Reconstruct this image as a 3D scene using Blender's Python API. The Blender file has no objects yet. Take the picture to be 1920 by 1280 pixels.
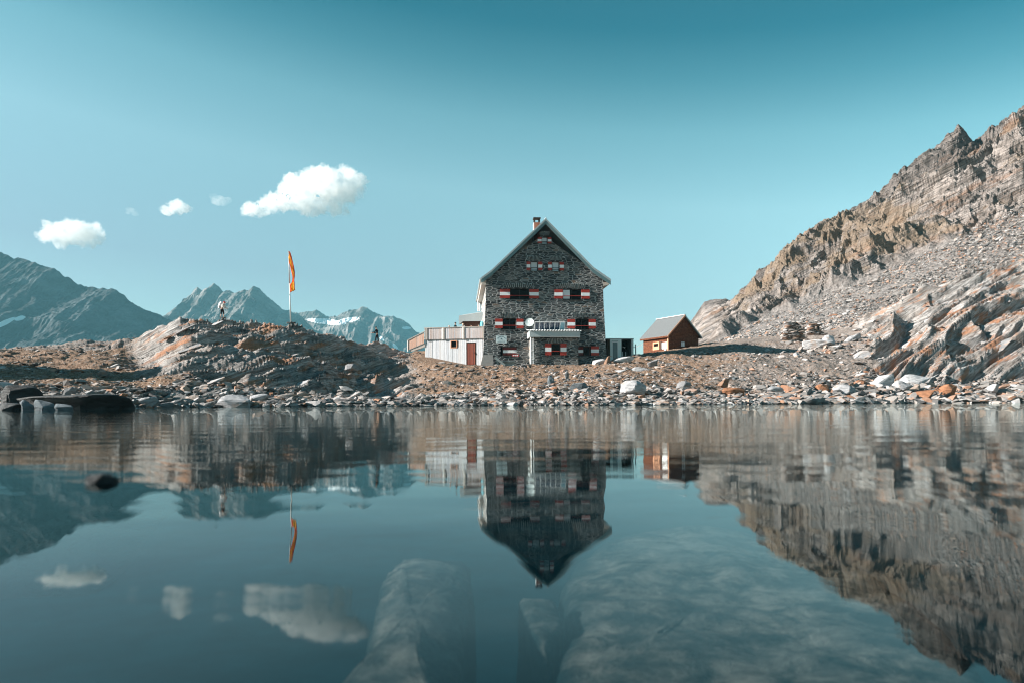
import bpy, bmesh, math, random
import numpy as np
from mathutils import Vector, Matrix
R = math.radians
random.seed(7)
rng = np.random.default_rng(7)
scn = bpy.context.scene
COL = scn.collection
F = 1280.0; CX = 960.0; HY = 757.0; CH = 0.08; ROLL = 0.0045      # focal length / horizon in photo pixels, camera height (m)
SUN_AZ = R(9.5); SUN_EL = R(24.0)
def zz(Y, y, x=CX): return CH + (HY - y - ROLL * (x - CX)) / F * Y      # the camera is rolled by ROLL rad
def P(x, y, Y): return Vector(((x - CX - ROLL * (y - 640)) / F * Y, Y, zz(Y, y, x)))
# ------------------------------------------------------------------ numpy noise
def _h(i, j, k, seed):
    n = (i * 374761393 + j * 668265263 + k * 2147483647 + seed * 1274126177) & 0xFFFFFFFF
    n = ((n ^ (n >> 13)) * 1274126177) & 0xFFFFFFFF
    n = ((n ^ (n >> 15)) * 2246822519) & 0xFFFFFFFF
    return ((n ^ (n >> 16)) & 0xFFFFFF) / float(0xFFFFFF)
def vn(x, y, z=None, seed=0):
    x = np.asarray(x, float); y = np.asarray(y, float)
    if z is None: z = np.zeros_like(x)
    xi = np.floor(x); yi = np.floor(y); zi = np.floor(z)
    fx, fy, fz = x - xi, y - yi, z - zi
    xi, yi, zi = xi.astype(np.int64), yi.astype(np.int64), zi.astype(np.int64)
    s = lambda t: t * t * t * (t * (t * 6 - 15) + 10)
    fx, fy, fz = s(fx), s(fy), s(fz)
    r = 0
    for a in (0, 1):
        for b in (0, 1):
            for c in (0, 1):
                w = (fx if a else 1 - fx) * (fy if b else 1 - fy) * (fz if c else 1 - fz)
                r = r + w * _h(xi + a, yi + b, zi + c, seed)
    return r * 2 - 1
def fbm(x, y, z=None, o=4, seed=0, g=.5):
    a = 1; t = 0; r = 0; f = 1.0
    for k in range(o):
        r = r + a * vn(x * f, y * f, None if z is None else z * f, seed + k * 17); t += a; a *= g; f *= 2.03
    return r / t
def ridged(x, y, z=None, o=4, seed=0, g=.5):
    a = 1; t = 0; r = 0; f = 1.0
    for k in range(o):
        r = r + a * (1 - 2 * np.abs(vn(x * f, y * f, None if z is None else z * f, seed + k * 31))); t += a; a *= g; f *= 2.07
    return r / t
def sstep(a, b, x):
    t = np.clip((x - a) / (b - a), 0, 1); return t * t * (3 - 2 * t)
# ------------------------------------------------------------------ object helpers
def props(o, label=None, cat=None, group=None, kind=None):
    if label: o['label'] = label
    if cat: o['category'] = cat
    if group: o['group'] = group
    if kind: o['kind'] = kind
    return o
def empty(name, loc=(0, 0, 0), rz=0, **k):
    o = bpy.data.objects.new(name, None); COL.objects.link(o)
    o.location = loc; o.rotation_euler = (0, 0, rz); o.empty_display_size = .2
    return props(o, **k)
def link(name, me, mats, parent=None, loc=None, **k):
    o = bpy.data.objects.new(name, me); COL.objects.link(o)
    for m in (mats if isinstance(mats, (list, tuple)) else [mats]):
        if me.materials.find(m.name) < 0 or len(me.materials) < 1: me.materials.append(m)
    if parent: o.parent = parent
    if loc is not None: o.location = loc
    return props(o, **k)
def np_mesh(name, V, Fc, smooth=False, attrs=None):
    me = bpy.data.meshes.new(name)
    V = np.asarray(V, np.float32); Fc = np.asarray(Fc, np.int32)
    n = Fc.shape[1]
    me.vertices.add(len(V)); me.vertices.foreach_set('co', V.ravel())
    me.loops.add(Fc.size); me.loops.foreach_set('vertex_index', Fc.ravel())
    me.polygons.add(len(Fc)); me.polygons.foreach_set('loop_start', np.arange(0, Fc.size, n, dtype=np.int32))
    me.update(calc_edges=True)
    me.polygons.foreach_set('use_smooth', np.full(len(Fc), smooth))
    for k, a in (attrs or {}).items():
        at = me.attributes.new(k, 'FLOAT', 'POINT'); at.data.foreach_set('value', np.asarray(a, np.float32).ravel())
    return me
class MB:
    """collects boxes / prisms / tubes and links them as one mesh object"""
    def __init__(s): s.bm = bmesh.new(); s.mi = 0
    def _set(s, faces):
        for f in faces: f.material_index = s.mi
    def box(s, a, b, mat=None, bevel=0):
        x0, y0, z0 = a; x1, y1, z1 = b
        vs = [s.bm.verts.new(p) for p in ((x0, y0, z0), (x1, y0, z0), (x1, y1, z0), (x0, y1, z0), (x0, y0, z1), (x1, y0, z1), (x1, y1, z1), (x0, y1, z1))]
        fs = [s.bm.faces.new([vs[i] for i in q]) for q in ((0, 3, 2, 1), (4, 5, 6, 7), (0, 1, 5, 4), (1, 2, 6, 5), (2, 3, 7, 6), (3, 0, 4, 7))]
        s._set(fs)
        if mat is not None:
            for v in vs: v.co = mat @ v.co
        return s
    def prism(s, pts, d):
        """polygon (list of 3D points) extruded by vector d"""
        d = Vector(d); a = [s.bm.verts.new(p) for p in pts]; b = [s.bm.verts.new(Vector(p) + d) for p in pts]
        n = len(pts); fs = [s.bm.faces.new(a), s.bm.faces.new(b[::-1])]
        for i in range(n): fs.append(s.bm.faces.new((a[(i + 1) % n], a[i], b[i], b[(i + 1) % n])))
        s._set(fs); return s
    def tube(s, p, q, r, r2=None, n=8):
        p, q = Vector(p), Vector(q); r2 = r if r2 is None else r2
        ax = (q - p).normalized(); u = ax.orthogonal().normalized(); v = ax.cross(u)
        A = [s.bm.verts.new(p + r * (u * math.cos(2 * math.pi * i / n) + v * math.sin(2 * math.pi * i / n))) for i in range(n)]
        B = [s.bm.verts.new(q + r2 * (u * math.cos(2 * math.pi * i / n) + v * math.sin(2 * math.pi * i / n))) for i in range(n)]
        fs = [s.bm.faces.new((A[i], A[(i + 1) % n], B[(i + 1) % n], B[i])) for i in range(n)] + [s.bm.faces.new(A[::-1]), s.bm.faces.new(B)]
        s._set(fs); return s
    def build(s, name, mats, parent=None, loc=None, smooth=False, **k):
        bmesh.ops.recalc_face_normals(s.bm, faces=s.bm.faces[:])
        me = bpy.data.meshes.new(name); s.bm.to_mesh(me); s.bm.free()
        if smooth:
            for p in me.polygons: p.use_smooth = True
        o = bpy.data.objects.new(name, me); COL.objects.link(o)
        for m in (mats if isinstance(mats, (list, tuple)) else [mats]): me.materials.append(m)
        if parent: o.parent = parent
        if loc is not None: o.location = loc
        return props(o, **k)
# ------------------------------------------------------------------ materials
class NT:
    def __init__(s, name):
        s.m = bpy.data.materials.new(name); s.m.use_nodes = True; s.t = s.m.node_tree
        s.b = s.t.nodes['Principled BSDF']; s.out = s.t.nodes['Material Output']
    def n(s, typ, **k):
        nd = s.t.nodes.new('ShaderNode' + typ)
        for a, v in k.items():
            if a.startswith('_'): setattr(nd, a[1:], v)
        return nd
    def l(s, a, b): s.t.links.new(a, b)
    def val(s, sock, v):
        if hasattr(v, 'is_output') or isinstance(v, bpy.types.NodeSocket): s.l(v, sock)
        else: sock.default_value = v
    def math(s, op, a, b=0.0, c=0.0, clamp=False):
        nd = s.t.nodes.new('ShaderNodeMath'); nd.operation = op; nd.use_clamp = clamp
        s.val(nd.inputs[0], a); s.val(nd.inputs[1], b); s.val(nd.inputs[2], c); return nd.outputs[0]
    def vmath(s, op, a, b):
        nd = s.t.nodes.new('ShaderNodeVectorMath'); nd.operation = op; s.val(nd.inputs[0], a); s.val(nd.inputs[1], b); return nd.outputs[0]
    def obj(s): return s.n('TexCoord').outputs['Object']
    def scale(s, vec, sc): return s.vmath('MULTIPLY', vec, sc)
    def noise(s, vec, sc=1, det=4, rough=.55, dist=0):
        nd = s.t.nodes.new('ShaderNodeTexNoise'); s.val(nd.inputs['Vector'], vec)
        nd.inputs['Scale'].default_value = sc; nd.inputs['Detail'].default_value = det
        nd.inputs['Roughness'].default_value = rough; nd.inputs['Distortion'].default_value = dist
        return nd.outputs['Fac']
    def ramp(s, f, stops, interp='LINEAR'):
        nd = s.t.nodes.new('ShaderNodeValToRGB'); s.val(nd.inputs[0], f); cr = nd.color_ramp; cr.interpolation = interp
        while len(cr.elements) < len(stops): cr.elements.new(.5)
        for e, (p, c) in zip(cr.elements, stops):
            e.position = p; e.color = (c, c, c, 1) if isinstance(c, (int, float)) else (*c, 1)
        return nd.outputs[0]
    def mix(s, f, a, b, blend='MIX'):
        nd = s.t.nodes.new('ShaderNodeMix'); nd.data_type = 'RGBA'; nd.blend_type = blend
        s.val(nd.inputs[0], f)
        for i, v in ((6, a), (7, b)): s.val(nd.inputs[i], (*v, 1) if isinstance(v, tuple) and len(v) == 3 else v)
        return nd.outputs[2]
    def attr(s, name):
        nd = s.t.nodes.new('ShaderNodeAttribute'); nd.attribute_name = name; return nd.outputs['Fac']
    def bump(s, h, st=.5, dist=.05):
        nd = s.t.nodes.new('ShaderNodeBump'); s.val(nd.inputs['Height'], h); nd.inputs['Strength'].default_value = st
        nd.inputs['Distance'].default_value = dist; s.l(nd.outputs[0], s.b.inputs['Normal']); return nd
    def fin(s, col=None, rough=.85, spec=.3):
        if col is not None: s.val(s.b.inputs['Base Color'], (*col, 1) if isinstance(col, tuple) else col)
        s.val(s.b.inputs['Roughness'], rough); s.b.inputs['Specular IOR Level'].default_value = spec
        return s.m
def plain(name, col, rough=.7, spec=.4, var=.25, sc=6, metal=0, bump=0):
    t = NT(name); n = t.noise(t.obj(), sc, 5)
    c = t.mix(n, tuple(x * (1 - var) for x in col), tuple(min(1, x * (1 + var)) for x in col))
    t.b.inputs['Metallic'].default_value = metal
    if bump: t.bump(n, .6, bump)
    return t.fin(c, rough, spec)
def strata_vec(t, v, a=28):
    """object coords turned so that local x runs along the rock beds which rise to the right"""
    m = t.n('Mapping'); m.inputs['Rotation'].default_value = (0, R(a), R(12)); t.l(v, m.inputs['Vector']); return m.outputs[0]
PALE = (.37, .365, .37); MID = (.20, .197, .195); DARK = (.045, .047, .049); RUST = (.34, .145, .065); TAN = (.31, .23, .17); GRASS = (.20, .112, .065)
def rock_color(t, v, sc, pale=PALE, mid=MID, dark=DARK, rust=RUST, rustamt=.62, st=(.16, .26, 3.2)):
    sv = strata_vec(t, v)
    s1 = t.noise(t.scale(sv, st), sc, 9, .68, .4)
    s2 = t.noise(t.scale(sv, (.25, .4, 6)), sc * 2.7, 7, .68)
    big = t.noise(v, sc * .22, 4, .6)
    c = t.ramp(s1, [(.3, dark), (.42, mid), (.58, pale), (.75, tuple(min(1, x * 1.25) for x in pale))])
    c = t.mix(t.ramp(s2, [(.38, 1), (.5, 0)]), c, tuple(x * .3 for x in mid))
    r = t.noise(t.scale(sv, (.3, .4, 1.8)), sc * .55, 6, .65)
    c = t.mix(t.ramp(r, [(rustamt - .06, 0), (rustamt + .05, .85)]), c, rust)
    c = t.mix(t.ramp(big, [(.4, 0), (.7, .35)]), c, tuple(x * .8 for x in TAN))
    return c, s1, s2
def mat_ground():
    t = NT('ground_rock'); v = t.obj()
    c, s1, s2 = rock_color(t, v, 1.3, pale=(.45, .43, .415), mid=(.20, .185, .175), rustamt=.575)
    fine = t.noise(v, 9, 6, .65); med = t.noise(v, 2.6, 5, .6)
    g = t.ramp(fine, [(.34, tuple(x * .35 for x in GRASS)), (.47, GRASS), (.56, (.27, .185, .125)), (.64, (.38, .34, .31)), (.72, (.16, .13, .11))])
    gravel = t.ramp(t.noise(v, 12, 5, .7), [(.35, (.085, .08, .075)), (.5, (.22, .18, .155)), (.66, (.40, .36, .335))])
    gm = t.math('ADD', t.attr('grass'), t.math('MULTIPLY', t.math('SUBTRACT', med, .5), .9), clamp=True)
    c = t.mix(t.ramp(t.attr('gravel'), [(.35, 0), (.65, 1)]), c, gravel)
    c = t.mix(t.ramp(gm, [(.42, 0), (.6, .92)]), c, g)
    spz = t.n('SeparateXYZ'); t.l(v, spz.inputs[0]); c = t.mix(t.ramp(t.math('ADD', t.math('MULTIPLY', spz.outputs[2], -2.0), .1, clamp=True), [(.1, 0), (.6, 1)]), c, (.016, .045, .05))
    h = t.math('ADD', t.math('MULTIPLY', s1, 1.0), t.math('ADD', t.math('MULTIPLY', s2, .45), t.math('MULTIPLY', fine, .5)))
    t.bump(h, 1.0, .19)
    return t.fin(c, .9, .25)
def mat_mountain():
    t = NT('mountain_rock'); v = t.obj()
    c, s1, s2 = rock_color(t, v, .2, st=(.5, .6, 2.2), pale=(.39, .35, .33), mid=(.20, .175, .162), dark=(.03, .027, .025), rust=(.27, .16, .105), rustamt=.60)
    c = t.mix(t.attr('crest'), c, t.mix(.5, c, (.055, .045, .04)))
    sv = strata_vec(t, v)
    gn = t.noise(t.scale(sv, (.5, .5, 1.4)), .12, 6, .65)
    gm = t.math('ADD', t.attr('grass'), t.math('MULTIPLY', t.math('SUBTRACT', gn, .5), 2.4), clamp=True)
    c = t.mix(t.ramp(gm, [(.55, 0), (.8, .75)]), c, t.mix(t.noise(v, .9, 6, .7), (.13, .09, .062), (.34, .26, .185)))
    fine = t.noise(v, 1.3, 8, .75)
    scree = t.ramp(fine, [(.34, (.06, .056, .053)), (.46, (.22, .20, .19)), (.62, (.35, .325, .31)), (.75, (.44, .42, .41))])
    c = t.mix(t.attr('scree'), c, scree)
    h = t.math('ADD', s1, t.math('ADD', t.math('MULTIPLY', s2, .5), t.math('MULTIPLY', fine, .55)))
    t.bump(h, 1.0, 1.3)
    return t.fin(c, .92, .2)
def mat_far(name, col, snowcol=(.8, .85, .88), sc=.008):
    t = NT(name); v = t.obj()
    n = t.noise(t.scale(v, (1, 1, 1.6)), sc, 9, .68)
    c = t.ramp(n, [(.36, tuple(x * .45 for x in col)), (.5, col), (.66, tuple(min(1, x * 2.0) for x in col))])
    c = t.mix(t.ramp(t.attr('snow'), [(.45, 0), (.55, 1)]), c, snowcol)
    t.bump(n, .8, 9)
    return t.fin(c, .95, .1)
def mat_stone(kind, wet=False):
    t = NT('stone_' + kind); v = t.obj()
    rnd = t.attr('rnd') if kind == 'merged' else t.n('ObjectInfo').outputs['Random']
    base = t.ramp(rnd, [(0, (.035, .037, .04)), (.2, (.12, .12, .12)), (.48, (.27, .25, .235)), (.70, (.43, .42, .42)), (.80, (.36, .28, .23)), (.91, (.32, .15, .08)), (.97, (.28, .25, .23))], 'LINEAR')
    n = t.noise(t.scale(v, (1, 1, 2.6)), 4 if kind == 'merged' else 3, 6, .65)
    c = t.mix(t.ramp(n, [(.35, .75), (.6, 0)]), base, t.mix(.5, base, (.13, .12, .115)))
    c = t.mix(t.ramp(t.noise(v, 2.3, 4), [(.6, 0), (.7, .5)]), c, (.40, .22, .12))
    t.bump(n, .9, .06 if kind == 'merged' else .05)
    return t.fin(c, .88, .3)
def mat_masonry(name, mort=(.42, .435, .435), st=1.0, lift=1.0, sx=1.0):
    t = NT(name); v = t.obj(); sp = t.n('SeparateXYZ'); t.l(v, sp.inputs[0])
    cb = t.n('CombineXYZ'); t.l(t.math('ADD', sp.outputs[0], t.math('MULTIPLY', sp.outputs[1], .97)), cb.inputs[0])
    t.l(t.math('MULTIPLY', sp.outputs[2], 2.9), cb.inputs[1])
    dn = t.n('TexNoise'); t.l(cb.outputs[0], dn.inputs['Vector']); dn.inputs['Scale'].default_value = 1.1; dn.inputs['Detail'].default_value = 2
    vec = t.vmath('ADD', cb.outputs[0], t.vmath('MULTIPLY', t.vmath('SUBTRACT', dn.outputs['Color'], (.5, .5, .5)), (.55, .55, 0)))
    def vor(feat):
        nd = t.n('TexVoronoi', _feature=feat, _voronoi_dimensions='2D'); t.l(vec, nd.inputs['Vector']); nd.inputs['Scale'].default_value = 1.8 * sx
        nd.inputs['Randomness'].default_value = .92; return nd
    e = vor('DISTANCE_TO_EDGE').outputs['Distance']; cc = vor('F1').outputs['Color']
    sc = t.n('SeparateColor'); t.l(cc, sc.inputs[0])
    L = lambda c: tuple(x * lift for x in c)
    stone = t.ramp(sc.outputs[0], [(0, L((.022, .027, .03))), (.45, L((.06, .068, .072))), (.75, L((.12, .13, .13))), (.93, L((.25, .25, .24))), (1, L((.24, .16, .12)))])
    stone = t.mix(t.ramp(t.noise(v, 14, 5), [(.4, .5), (.65, 0)]), stone, t.mix(.5, stone, (.02, .02, .02)))
    mn = t.noise(v, 1.2, 4, .6)
    thick = t.math('ADD', .0, t.math('MULTIPLY', mn, .20))
    mask = t.ramp(t.math('DIVIDE', e, thick), [(.5, 1), (1.0, 0)])
    c = t.mix(mask, stone, t.mix(t.noise(v, 9, 4), tuple(x * .55 for x in mort), tuple(x * 1.2 for x in mort)))
    h = t.math('ADD', t.math('MINIMUM', e, .16), t.math('ADD', t.math('MULTIPLY', sc.outputs[1], .22), t.math('MULTIPLY', t.noise(v, 10, 5), .12)))
    c = t.mix(t.ramp(t.noise(v, .45, 5, .65), [(.38, .55), (.6, 0)]), c, t.mix(.55, c, (.03, .032, .03))); c = t.mix(t.ramp(t.noise(v, .8, 3), [(.55, 0), (.72, .35)]), c, (.33, .31, .29))
    t.bump(h, 1.0, .15 * st)
    return t.fin(c, .9, .25)
def mat_boards(name, cols, width=.14, axis=0, rough=.75, spec=.3):
    """weathered boards, one tone per board plus grain running up the board"""
    t = NT(name); v = t.obj(); sp = t.n('SeparateXYZ'); t.l(v, sp.inputs[0])
    k = t.math('FLOOR', t.math('DIVIDE', sp.outputs[axis], width))
    wn = t.n('TexWhiteNoise', _noise_dimensions='1D'); t.l(k, wn.inputs['W'])
    c = t.ramp(wn.outputs['Value'], [(i / (len(cols) - 1), cc) for i, cc in enumerate(cols)])
    g = t.noise(t.scale(v, (14, 14, .9)), 1.5, 5, .65)
    c = t.mix(t.ramp(g, [(.35, .45), (.6, 0)]), c, t.mix(.6, c, (.1, .085, .07)))
    t.bump(g, .4, .02)
    return t.fin(c, rough, spec)
def mat_shingle():
    t = NT('wood_shingles'); v = t.obj(); sp = t.n('SeparateXYZ'); t.l(v, sp.inputs[0])
    cb = t.n('CombineXYZ'); t.l(t.math('ADD', sp.outputs[0], sp.outputs[1]), cb.inputs[0]); t.l(sp.outputs[2], cb.inputs[1])
    br = t.n('TexBrick'); t.l(cb.outputs[0], br.inputs['Vector']); br.inputs['Scale'].default_value = 1
    for k, x in (('Brick Width', .12), ('Row Height', .14), ('Mortar Size', .012)): br.inputs[k].default_value = x
    br.inputs['Color1'].default_value = (.19, .07, .035, 1); br.inputs['Color2'].default_value = (.11, .032, .018, 1); br.inputs['Mortar'].default_value = (.03, .012, .008, 1)
    n = t.noise(v, 8, 5, .7)
    c = t.mix(t.ramp(n, [(.5, 0), (.7, .6)]), br.outputs['Color'], (.36, .19, .11))
    t.bump(t.math('ADD', br.outputs['Fac'], n), .8, -.05)
    return t.fin(c, .85, .2)
M = {}
M['ground'] = mat_ground(); M['mount'] = mat_mountain()
M['stone_m'] = mat_stone('merged'); M['stone_i'] = mat_stone('single')
M['masonry'] = mat_masonry('stone_masonry'); M['masonry_lit'] = mat_masonry('sunlit_masonry', (.66, .58, .52), lift=3.4)  # side masonry is lightened: sun on the wall put into its colour
M['voussoir'] = plain('arch_stone', (.07, .075, .075), .9, .2, .7, 3, bump=.03)
M['mortar'] = plain('mortar_bed', (.46, .48, .47), .9, .2, .3, 6)
M['zinc'] = plain('zinc_sheet', (.42, .47, .48), .5, .5, .12, 1.2)
M['verge'] = plain('verge_board', (.12, .20, .215), .6, .4, .15, 2)
M['verge_hi'] = plain('verge_flashing', (.36, .42, .43), .5, .4, .12, 2)
M['soffit'] = plain('soffit_boards', (.55, .5, .45), .7, .3, .15, 4)
M['red'] = plain('shutter_red', (.36, .035, .022), .55, .35, .2, 8)
M['white'] = plain('shutter_white', (.82, .83, .84), .55, .35, .06, 8)
M['dkred'] = plain('dark_red_board', (.12, .02, .018), .6, .3, .3, 7)
M['frame'] = plain('window_frame_brown', (.10, .04, .028), .6, .3, .2, 9)
M['blackframe'] = plain('window_frame_dark', (.02, .018, .017), .6, .3, .2, 9)
M['glass'] = plain('window_glass', (.004, .005, .006), .25, .08, .2, 2)
M['curtain'] = plain('white_curtain_glare', (.72, .75, .78), .6, .3, .08, 10)  # curtain white; for the attic panes it paints a bright reflection
M['brick'] = plain('chimney_brick', (.30, .12, .075), .9, .2, .5, 5)
M['plaster'] = plain('pale_plaster', (.7, .68, .65), .85, .2, .12, 4)
M['concrete'] = plain('rough_concrete', (.36, .345, .33), .9, .2, .25, 5, bump=.02)
M['panel'] = plain('solar_panel_glass', (.012, .03, .06), .18, .6, .3, 2)
M['panel_lt'] = plain('pale_panel_glass', (.16, .33, .40), .3, .5, .15, 2)
M['alu'] = plain('aluminium', (.72, .74, .75), .45, .5, .06, 6)
M['dish'] = plain('dish_metal', (.50, .57, .57), .4, .5, .1, 3)
M['boards_w'] = mat_boards('whitewashed_boards', [(.62, .65, .68), (.50, .52, .56), (.72, .74, .77), (.56, .54, .54)], .19)
M['boards_p'] = mat_boards('weathered_parapet_boards', [(.5, .46, .46), (.42, .31, .26), (.58, .58, .62), (.46, .42, .42), (.54, .47, .44)], .12)
M['boards_o'] = mat_boards('orange_larch_boards', [(.58, .36, .27), (.50, .30, .22), (.62, .45, .38)], .12)
M['door'] = mat_boards('red_brown_door_boards', [(.20, .045, .025), (.13, .03, .02), (.27, .07, .04)], .13)
M['wood'] = plain('grey_timber', (.38, .35, .32), .8, .2, .2, 7)
M['dkwood'] = plain('dark_timber', (.05, .038, .03), .85, .2, .4, 5)
M['shingle'] = mat_shingle()
M['hutroof'] = plain('grey_shingle_roof', (.115, .125, .13), .7, .4, .35, 9, bump=.02)
M['hutsash'] = plain('orange_larch_frame', (.60, .30, .18), .7, .3, .15, 6)
M['shed'] = plain('shed_metal', (.22, .27, .28), .5, .5, .12, 3)
M['shedglass'] = plain('shed_door_glass', (.045, .10, .12), .15, .5, .2, 3)
M['black'] = plain('interior_dark', (.008, .008, .009), .9, .1, .2, 3)
M['signw'] = plain('sign_board', (.62, .72, .74), .5, .4, .04, 4)
M['ink'] = plain('sign_ink', (.10, .16, .18), .6, .3, .1, 4)
M['signred'] = plain('sign_red', (.5, .03, .03), .5, .3, .1, 4)
M['pole'] = plain('painted_pole', (.35, .42, .43), .4, .5, .08, 5)
M['yellow'] = plain('flag_yellow', (1, .50, .05), .8, .2, .12, 5)
M['flagred'] = plain('flag_red', (.95, .15, .04), .8, .2, .12, 5)
for k_ in ('yellow', 'flagred'):
    nt_ = M[k_].node_tree; tl_ = nt_.nodes.new('ShaderNodeBsdfTranslucent'); ms_ = nt_.nodes.new('ShaderNodeMixShader'); pb_ = nt_.nodes['Principled BSDF']
    nt_.links.new(pb_.inputs['Base Color'].links[0].from_socket, tl_.inputs['Color']); ms_.inputs[0].default_value = .22
    nt_.links.new(pb_.outputs[0], ms_.inputs[1]); nt_.links.new(tl_.outputs[0], ms_.inputs[2]); nt_.links.new(ms_.outputs[0], nt_.nodes['Material Output'].inputs['Surface'])
M['skin'] = plain('skin', (.48, .28, .2), .6, .3, .06, 9)
M['hair'] = plain('dark_hair', (.012, .01, .009), .7, .3, .2, 20)
def cloth(n, c): return plain('cloth_' + n, c, .9, .1, .15, 12)
# ------------------------------------------------------------------ terrain definition
LAY = {  # photo column: (shore Y), then (Y, photo row) of beach top, mid, front crest, dip, ridge, behind, far
 -3200: (16, (20, 742), (34, 720), (45, 712), (55, 700), (70, 690), (110, 700), (400, 800)),
 -900: (16, (20, 742), (34, 715), (45, 705), (55, 688), (70, 670), (110, 690), (400, 790)),
 0: (20, (24, 741), (30, 722), (42, 689), (50, 668), (62, 655), (90, 672), (400, 780)),
 100: (20, (24, 741), (31, 722), (43, 690), (52, 664), (64, 644), (90, 665), (400, 780)),
 180: (20, (24, 742), (32, 720), (43, 692), (53, 660), (64, 637), (90, 660), (400, 780)),
 250: (22, (27, 746), (33, 728), (40, 706), (50, 676), (63, 636), (90, 660), (400, 780)),
 300: (26, (29, 746), (33, 727), (38, 690), (45, 680), (58, 615), (85, 650), (400, 780)),
 355: (28, (31, 748), (34, 722), (40, 660), (46, 655), (58, 590), (80, 640), (400, 780)),
 420: (29, (32, 749), (36, 720), (42, 641), (48, 640), (60, 602), (80, 650), (400, 780)),
 480: (29, (32, 749), (35, 722), (43, 651), (49, 648), (62, 608), (80, 650), (400, 780)),
 545: (29, (32, 749), (36, 727), (42, 662), (50, 667), (60.5, 605), (80, 650), (400, 780)),
 600: (30, (33, 750), (37, 736), (41, 679), (56.5, 676), (60, 617), (80, 655), (400, 780)),
 640: (31, (34, 750), (38, 743), (42, 727), (57, 690), (61, 628), (80, 660), (400, 780)),
 700: (32, (35, 750), (39, 744), (44, 738), (59.5, 699), (64.5, 641), (80, 665), (400, 780)),
 760: (33, (36, 750), (40, 742), (46, 730), (60, 697), (67, 659), (76, 657), (400, 780)),
 820: (34, (37, 749), (41, 740), (48, 722), (56, 700), (64, 673), (76, 661), (400, 780)),
 880: (34, (37, 749), (41, 740), (48, 720), (54, 702), (61, 685), (72, 683), (400, 780)),
 1000: (34, (37, 749), (41, 738), (48, 715), (54, 700), (61, 686), (72, 684), (400, 780)),
 1100: (34, (37, 749), (41, 737), (48, 712), (54, 697), (61, 683), (72, 681), (400, 780)),
 1150: (35, (38, 749), (42, 735), (48, 708), (54, 692), (61, 677), (72, 673), (400, 770)),
 1200: (36, (39, 749), (43, 733), (50, 702), (56, 686), (64, 670), (80, 664), (400, 770)),
 1255: (37, (40, 749), (45, 731), (53, 700), (60, 681), (68, 665), (88, 658), (400, 760)),
 1310: (38, (41, 749), (46, 730), (55, 695), (62, 676), (72, 660), (96, 645), (400, 760)),
 1400: (40, (43, 749), (48, 728), (57, 690), (65, 666), (80, 645), (110, 634), (400, 740)),
 1500: (42, (45, 749), (50, 726), (59, 690), (67, 665), (82, 642), (112, 628), (400, 720)),
 1600: (44, (47, 748), (52, 726), (60, 692), (68, 664), (82, 626), (112, 612), (400, 700)),
 1650: (46, (49, 748), (53, 724), (61, 684), (70, 645), (86, 598), (115, 600), (400, 680)),
 1700: (48, (51, 747), (55, 720), (63, 668), (74, 615), (92, 565), (120, 580), (400, 660)),
 1760: (48, (51, 747), (56, 716), (64, 655), (76, 592), (94, 532), (125, 560), (400, 640)),
 1830: (48, (51, 747), (56, 712), (64, 640), (76, 575), (94, 508), (125, 540), (400, 620)),
 1920: (48, (51, 746), (56, 706), (63, 628), (75, 560), (92, 486), (125, 510), (400, 600)),
 2600: (48, (51, 744), (56, 690), (62, 590), (74, 500), (92, 380), (125, 330), (400, 500)),
 5000: (48, (51, 740), (56, 650), (62, 500), (74, 350), (92, 150), (125, 100), (400, 300)),
}
KX = np.array(sorted(LAY), float); KU = (KX - CX) / F
LY = []; LZ = []
for x in sorted(LAY):
    r = LAY[x]; sh = r[0]
    ys = [sh - 7, sh - 2.5, sh] + [q[0] for q in r[1:]]; zs = [-1.5, -.45, 0.0] + [zz(q[0], q[1], max(-300, min(2300, x))) for q in r[1:]]
    LY.append(ys); LZ.append(zs)
LY = np.array(LY).T; LZ = np.array(LZ).T
def base_h(X, Y):
    X = np.asarray(X, float); Y = np.maximum(np.asarray(Y, float), .5)
    tot = 0
    for du, dy, w in ((0, 1, .28), (.012, 1, .18), (-.012, 1, .18), (.026, 1, .11), (-.026, 1, .11), (0, 1.015, .07), (0, .985, .07)):
        u = X / Y + du; Yq = Y * dy
        ly = [np.interp(u, KU, a) for a in LY]; lz = [np.interp(u, KU, a) for a in LZ]
        z = np.where(Yq < ly[0], lz[0] - (ly[0] - Yq) * .4, 0.0); done = Yq < ly[0]
        for i in range(len(ly) - 1):
            m = (~done) & (Yq < ly[i + 1])
            t = (Yq - ly[i]) / (ly[i + 1] - ly[i]); t = np.clip(t, 0, 1)
            z = np.where(m, lz[i] + (lz[i + 1] - lz[i]) * t, z); done |= m
        z = np.where(done, z, lz[-1] - 40 * sstep(400, 2500, Yq))
        tot = tot + w * z
    # unseen crag outside the picture, added on the left bank to cast a shadow
    d = np.sqrt(((X + 47) / 12) ** 2 + ((Y - 35) / 10) ** 2)
    tot = tot + 10.8 * (1 - sstep(.35, 1.0, d))
    return tot
def masks(X, Y):
    u = X / np.maximum(Y, .5); x = u * F + CX
    shore = np.interp(u, KU, LY[2])
    w = 14 * vn(X * .3, Y * .3, seed=5)
    hillL = sstep(215, 300, x + w) * (1 - sstep(735, 800, x + w)) * sstep(34.5, 38, Y)
    ridgeL = (1 - sstep(240, 320, x)) * sstep(55, 58, Y)
    outR = sstep(1600, 1670, x + w + (Y - 60) * 1.2) * sstep(52, 57, Y)
    rock = np.clip(np.maximum(np.maximum(hillL, ridgeL * .6), outR), 0, 1)
    beach = 1 - sstep(4, 9, Y - shore + 1.5 * vn(X * .25, Y * .25, seed=9))
    return x, rock, beach, outR
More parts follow.
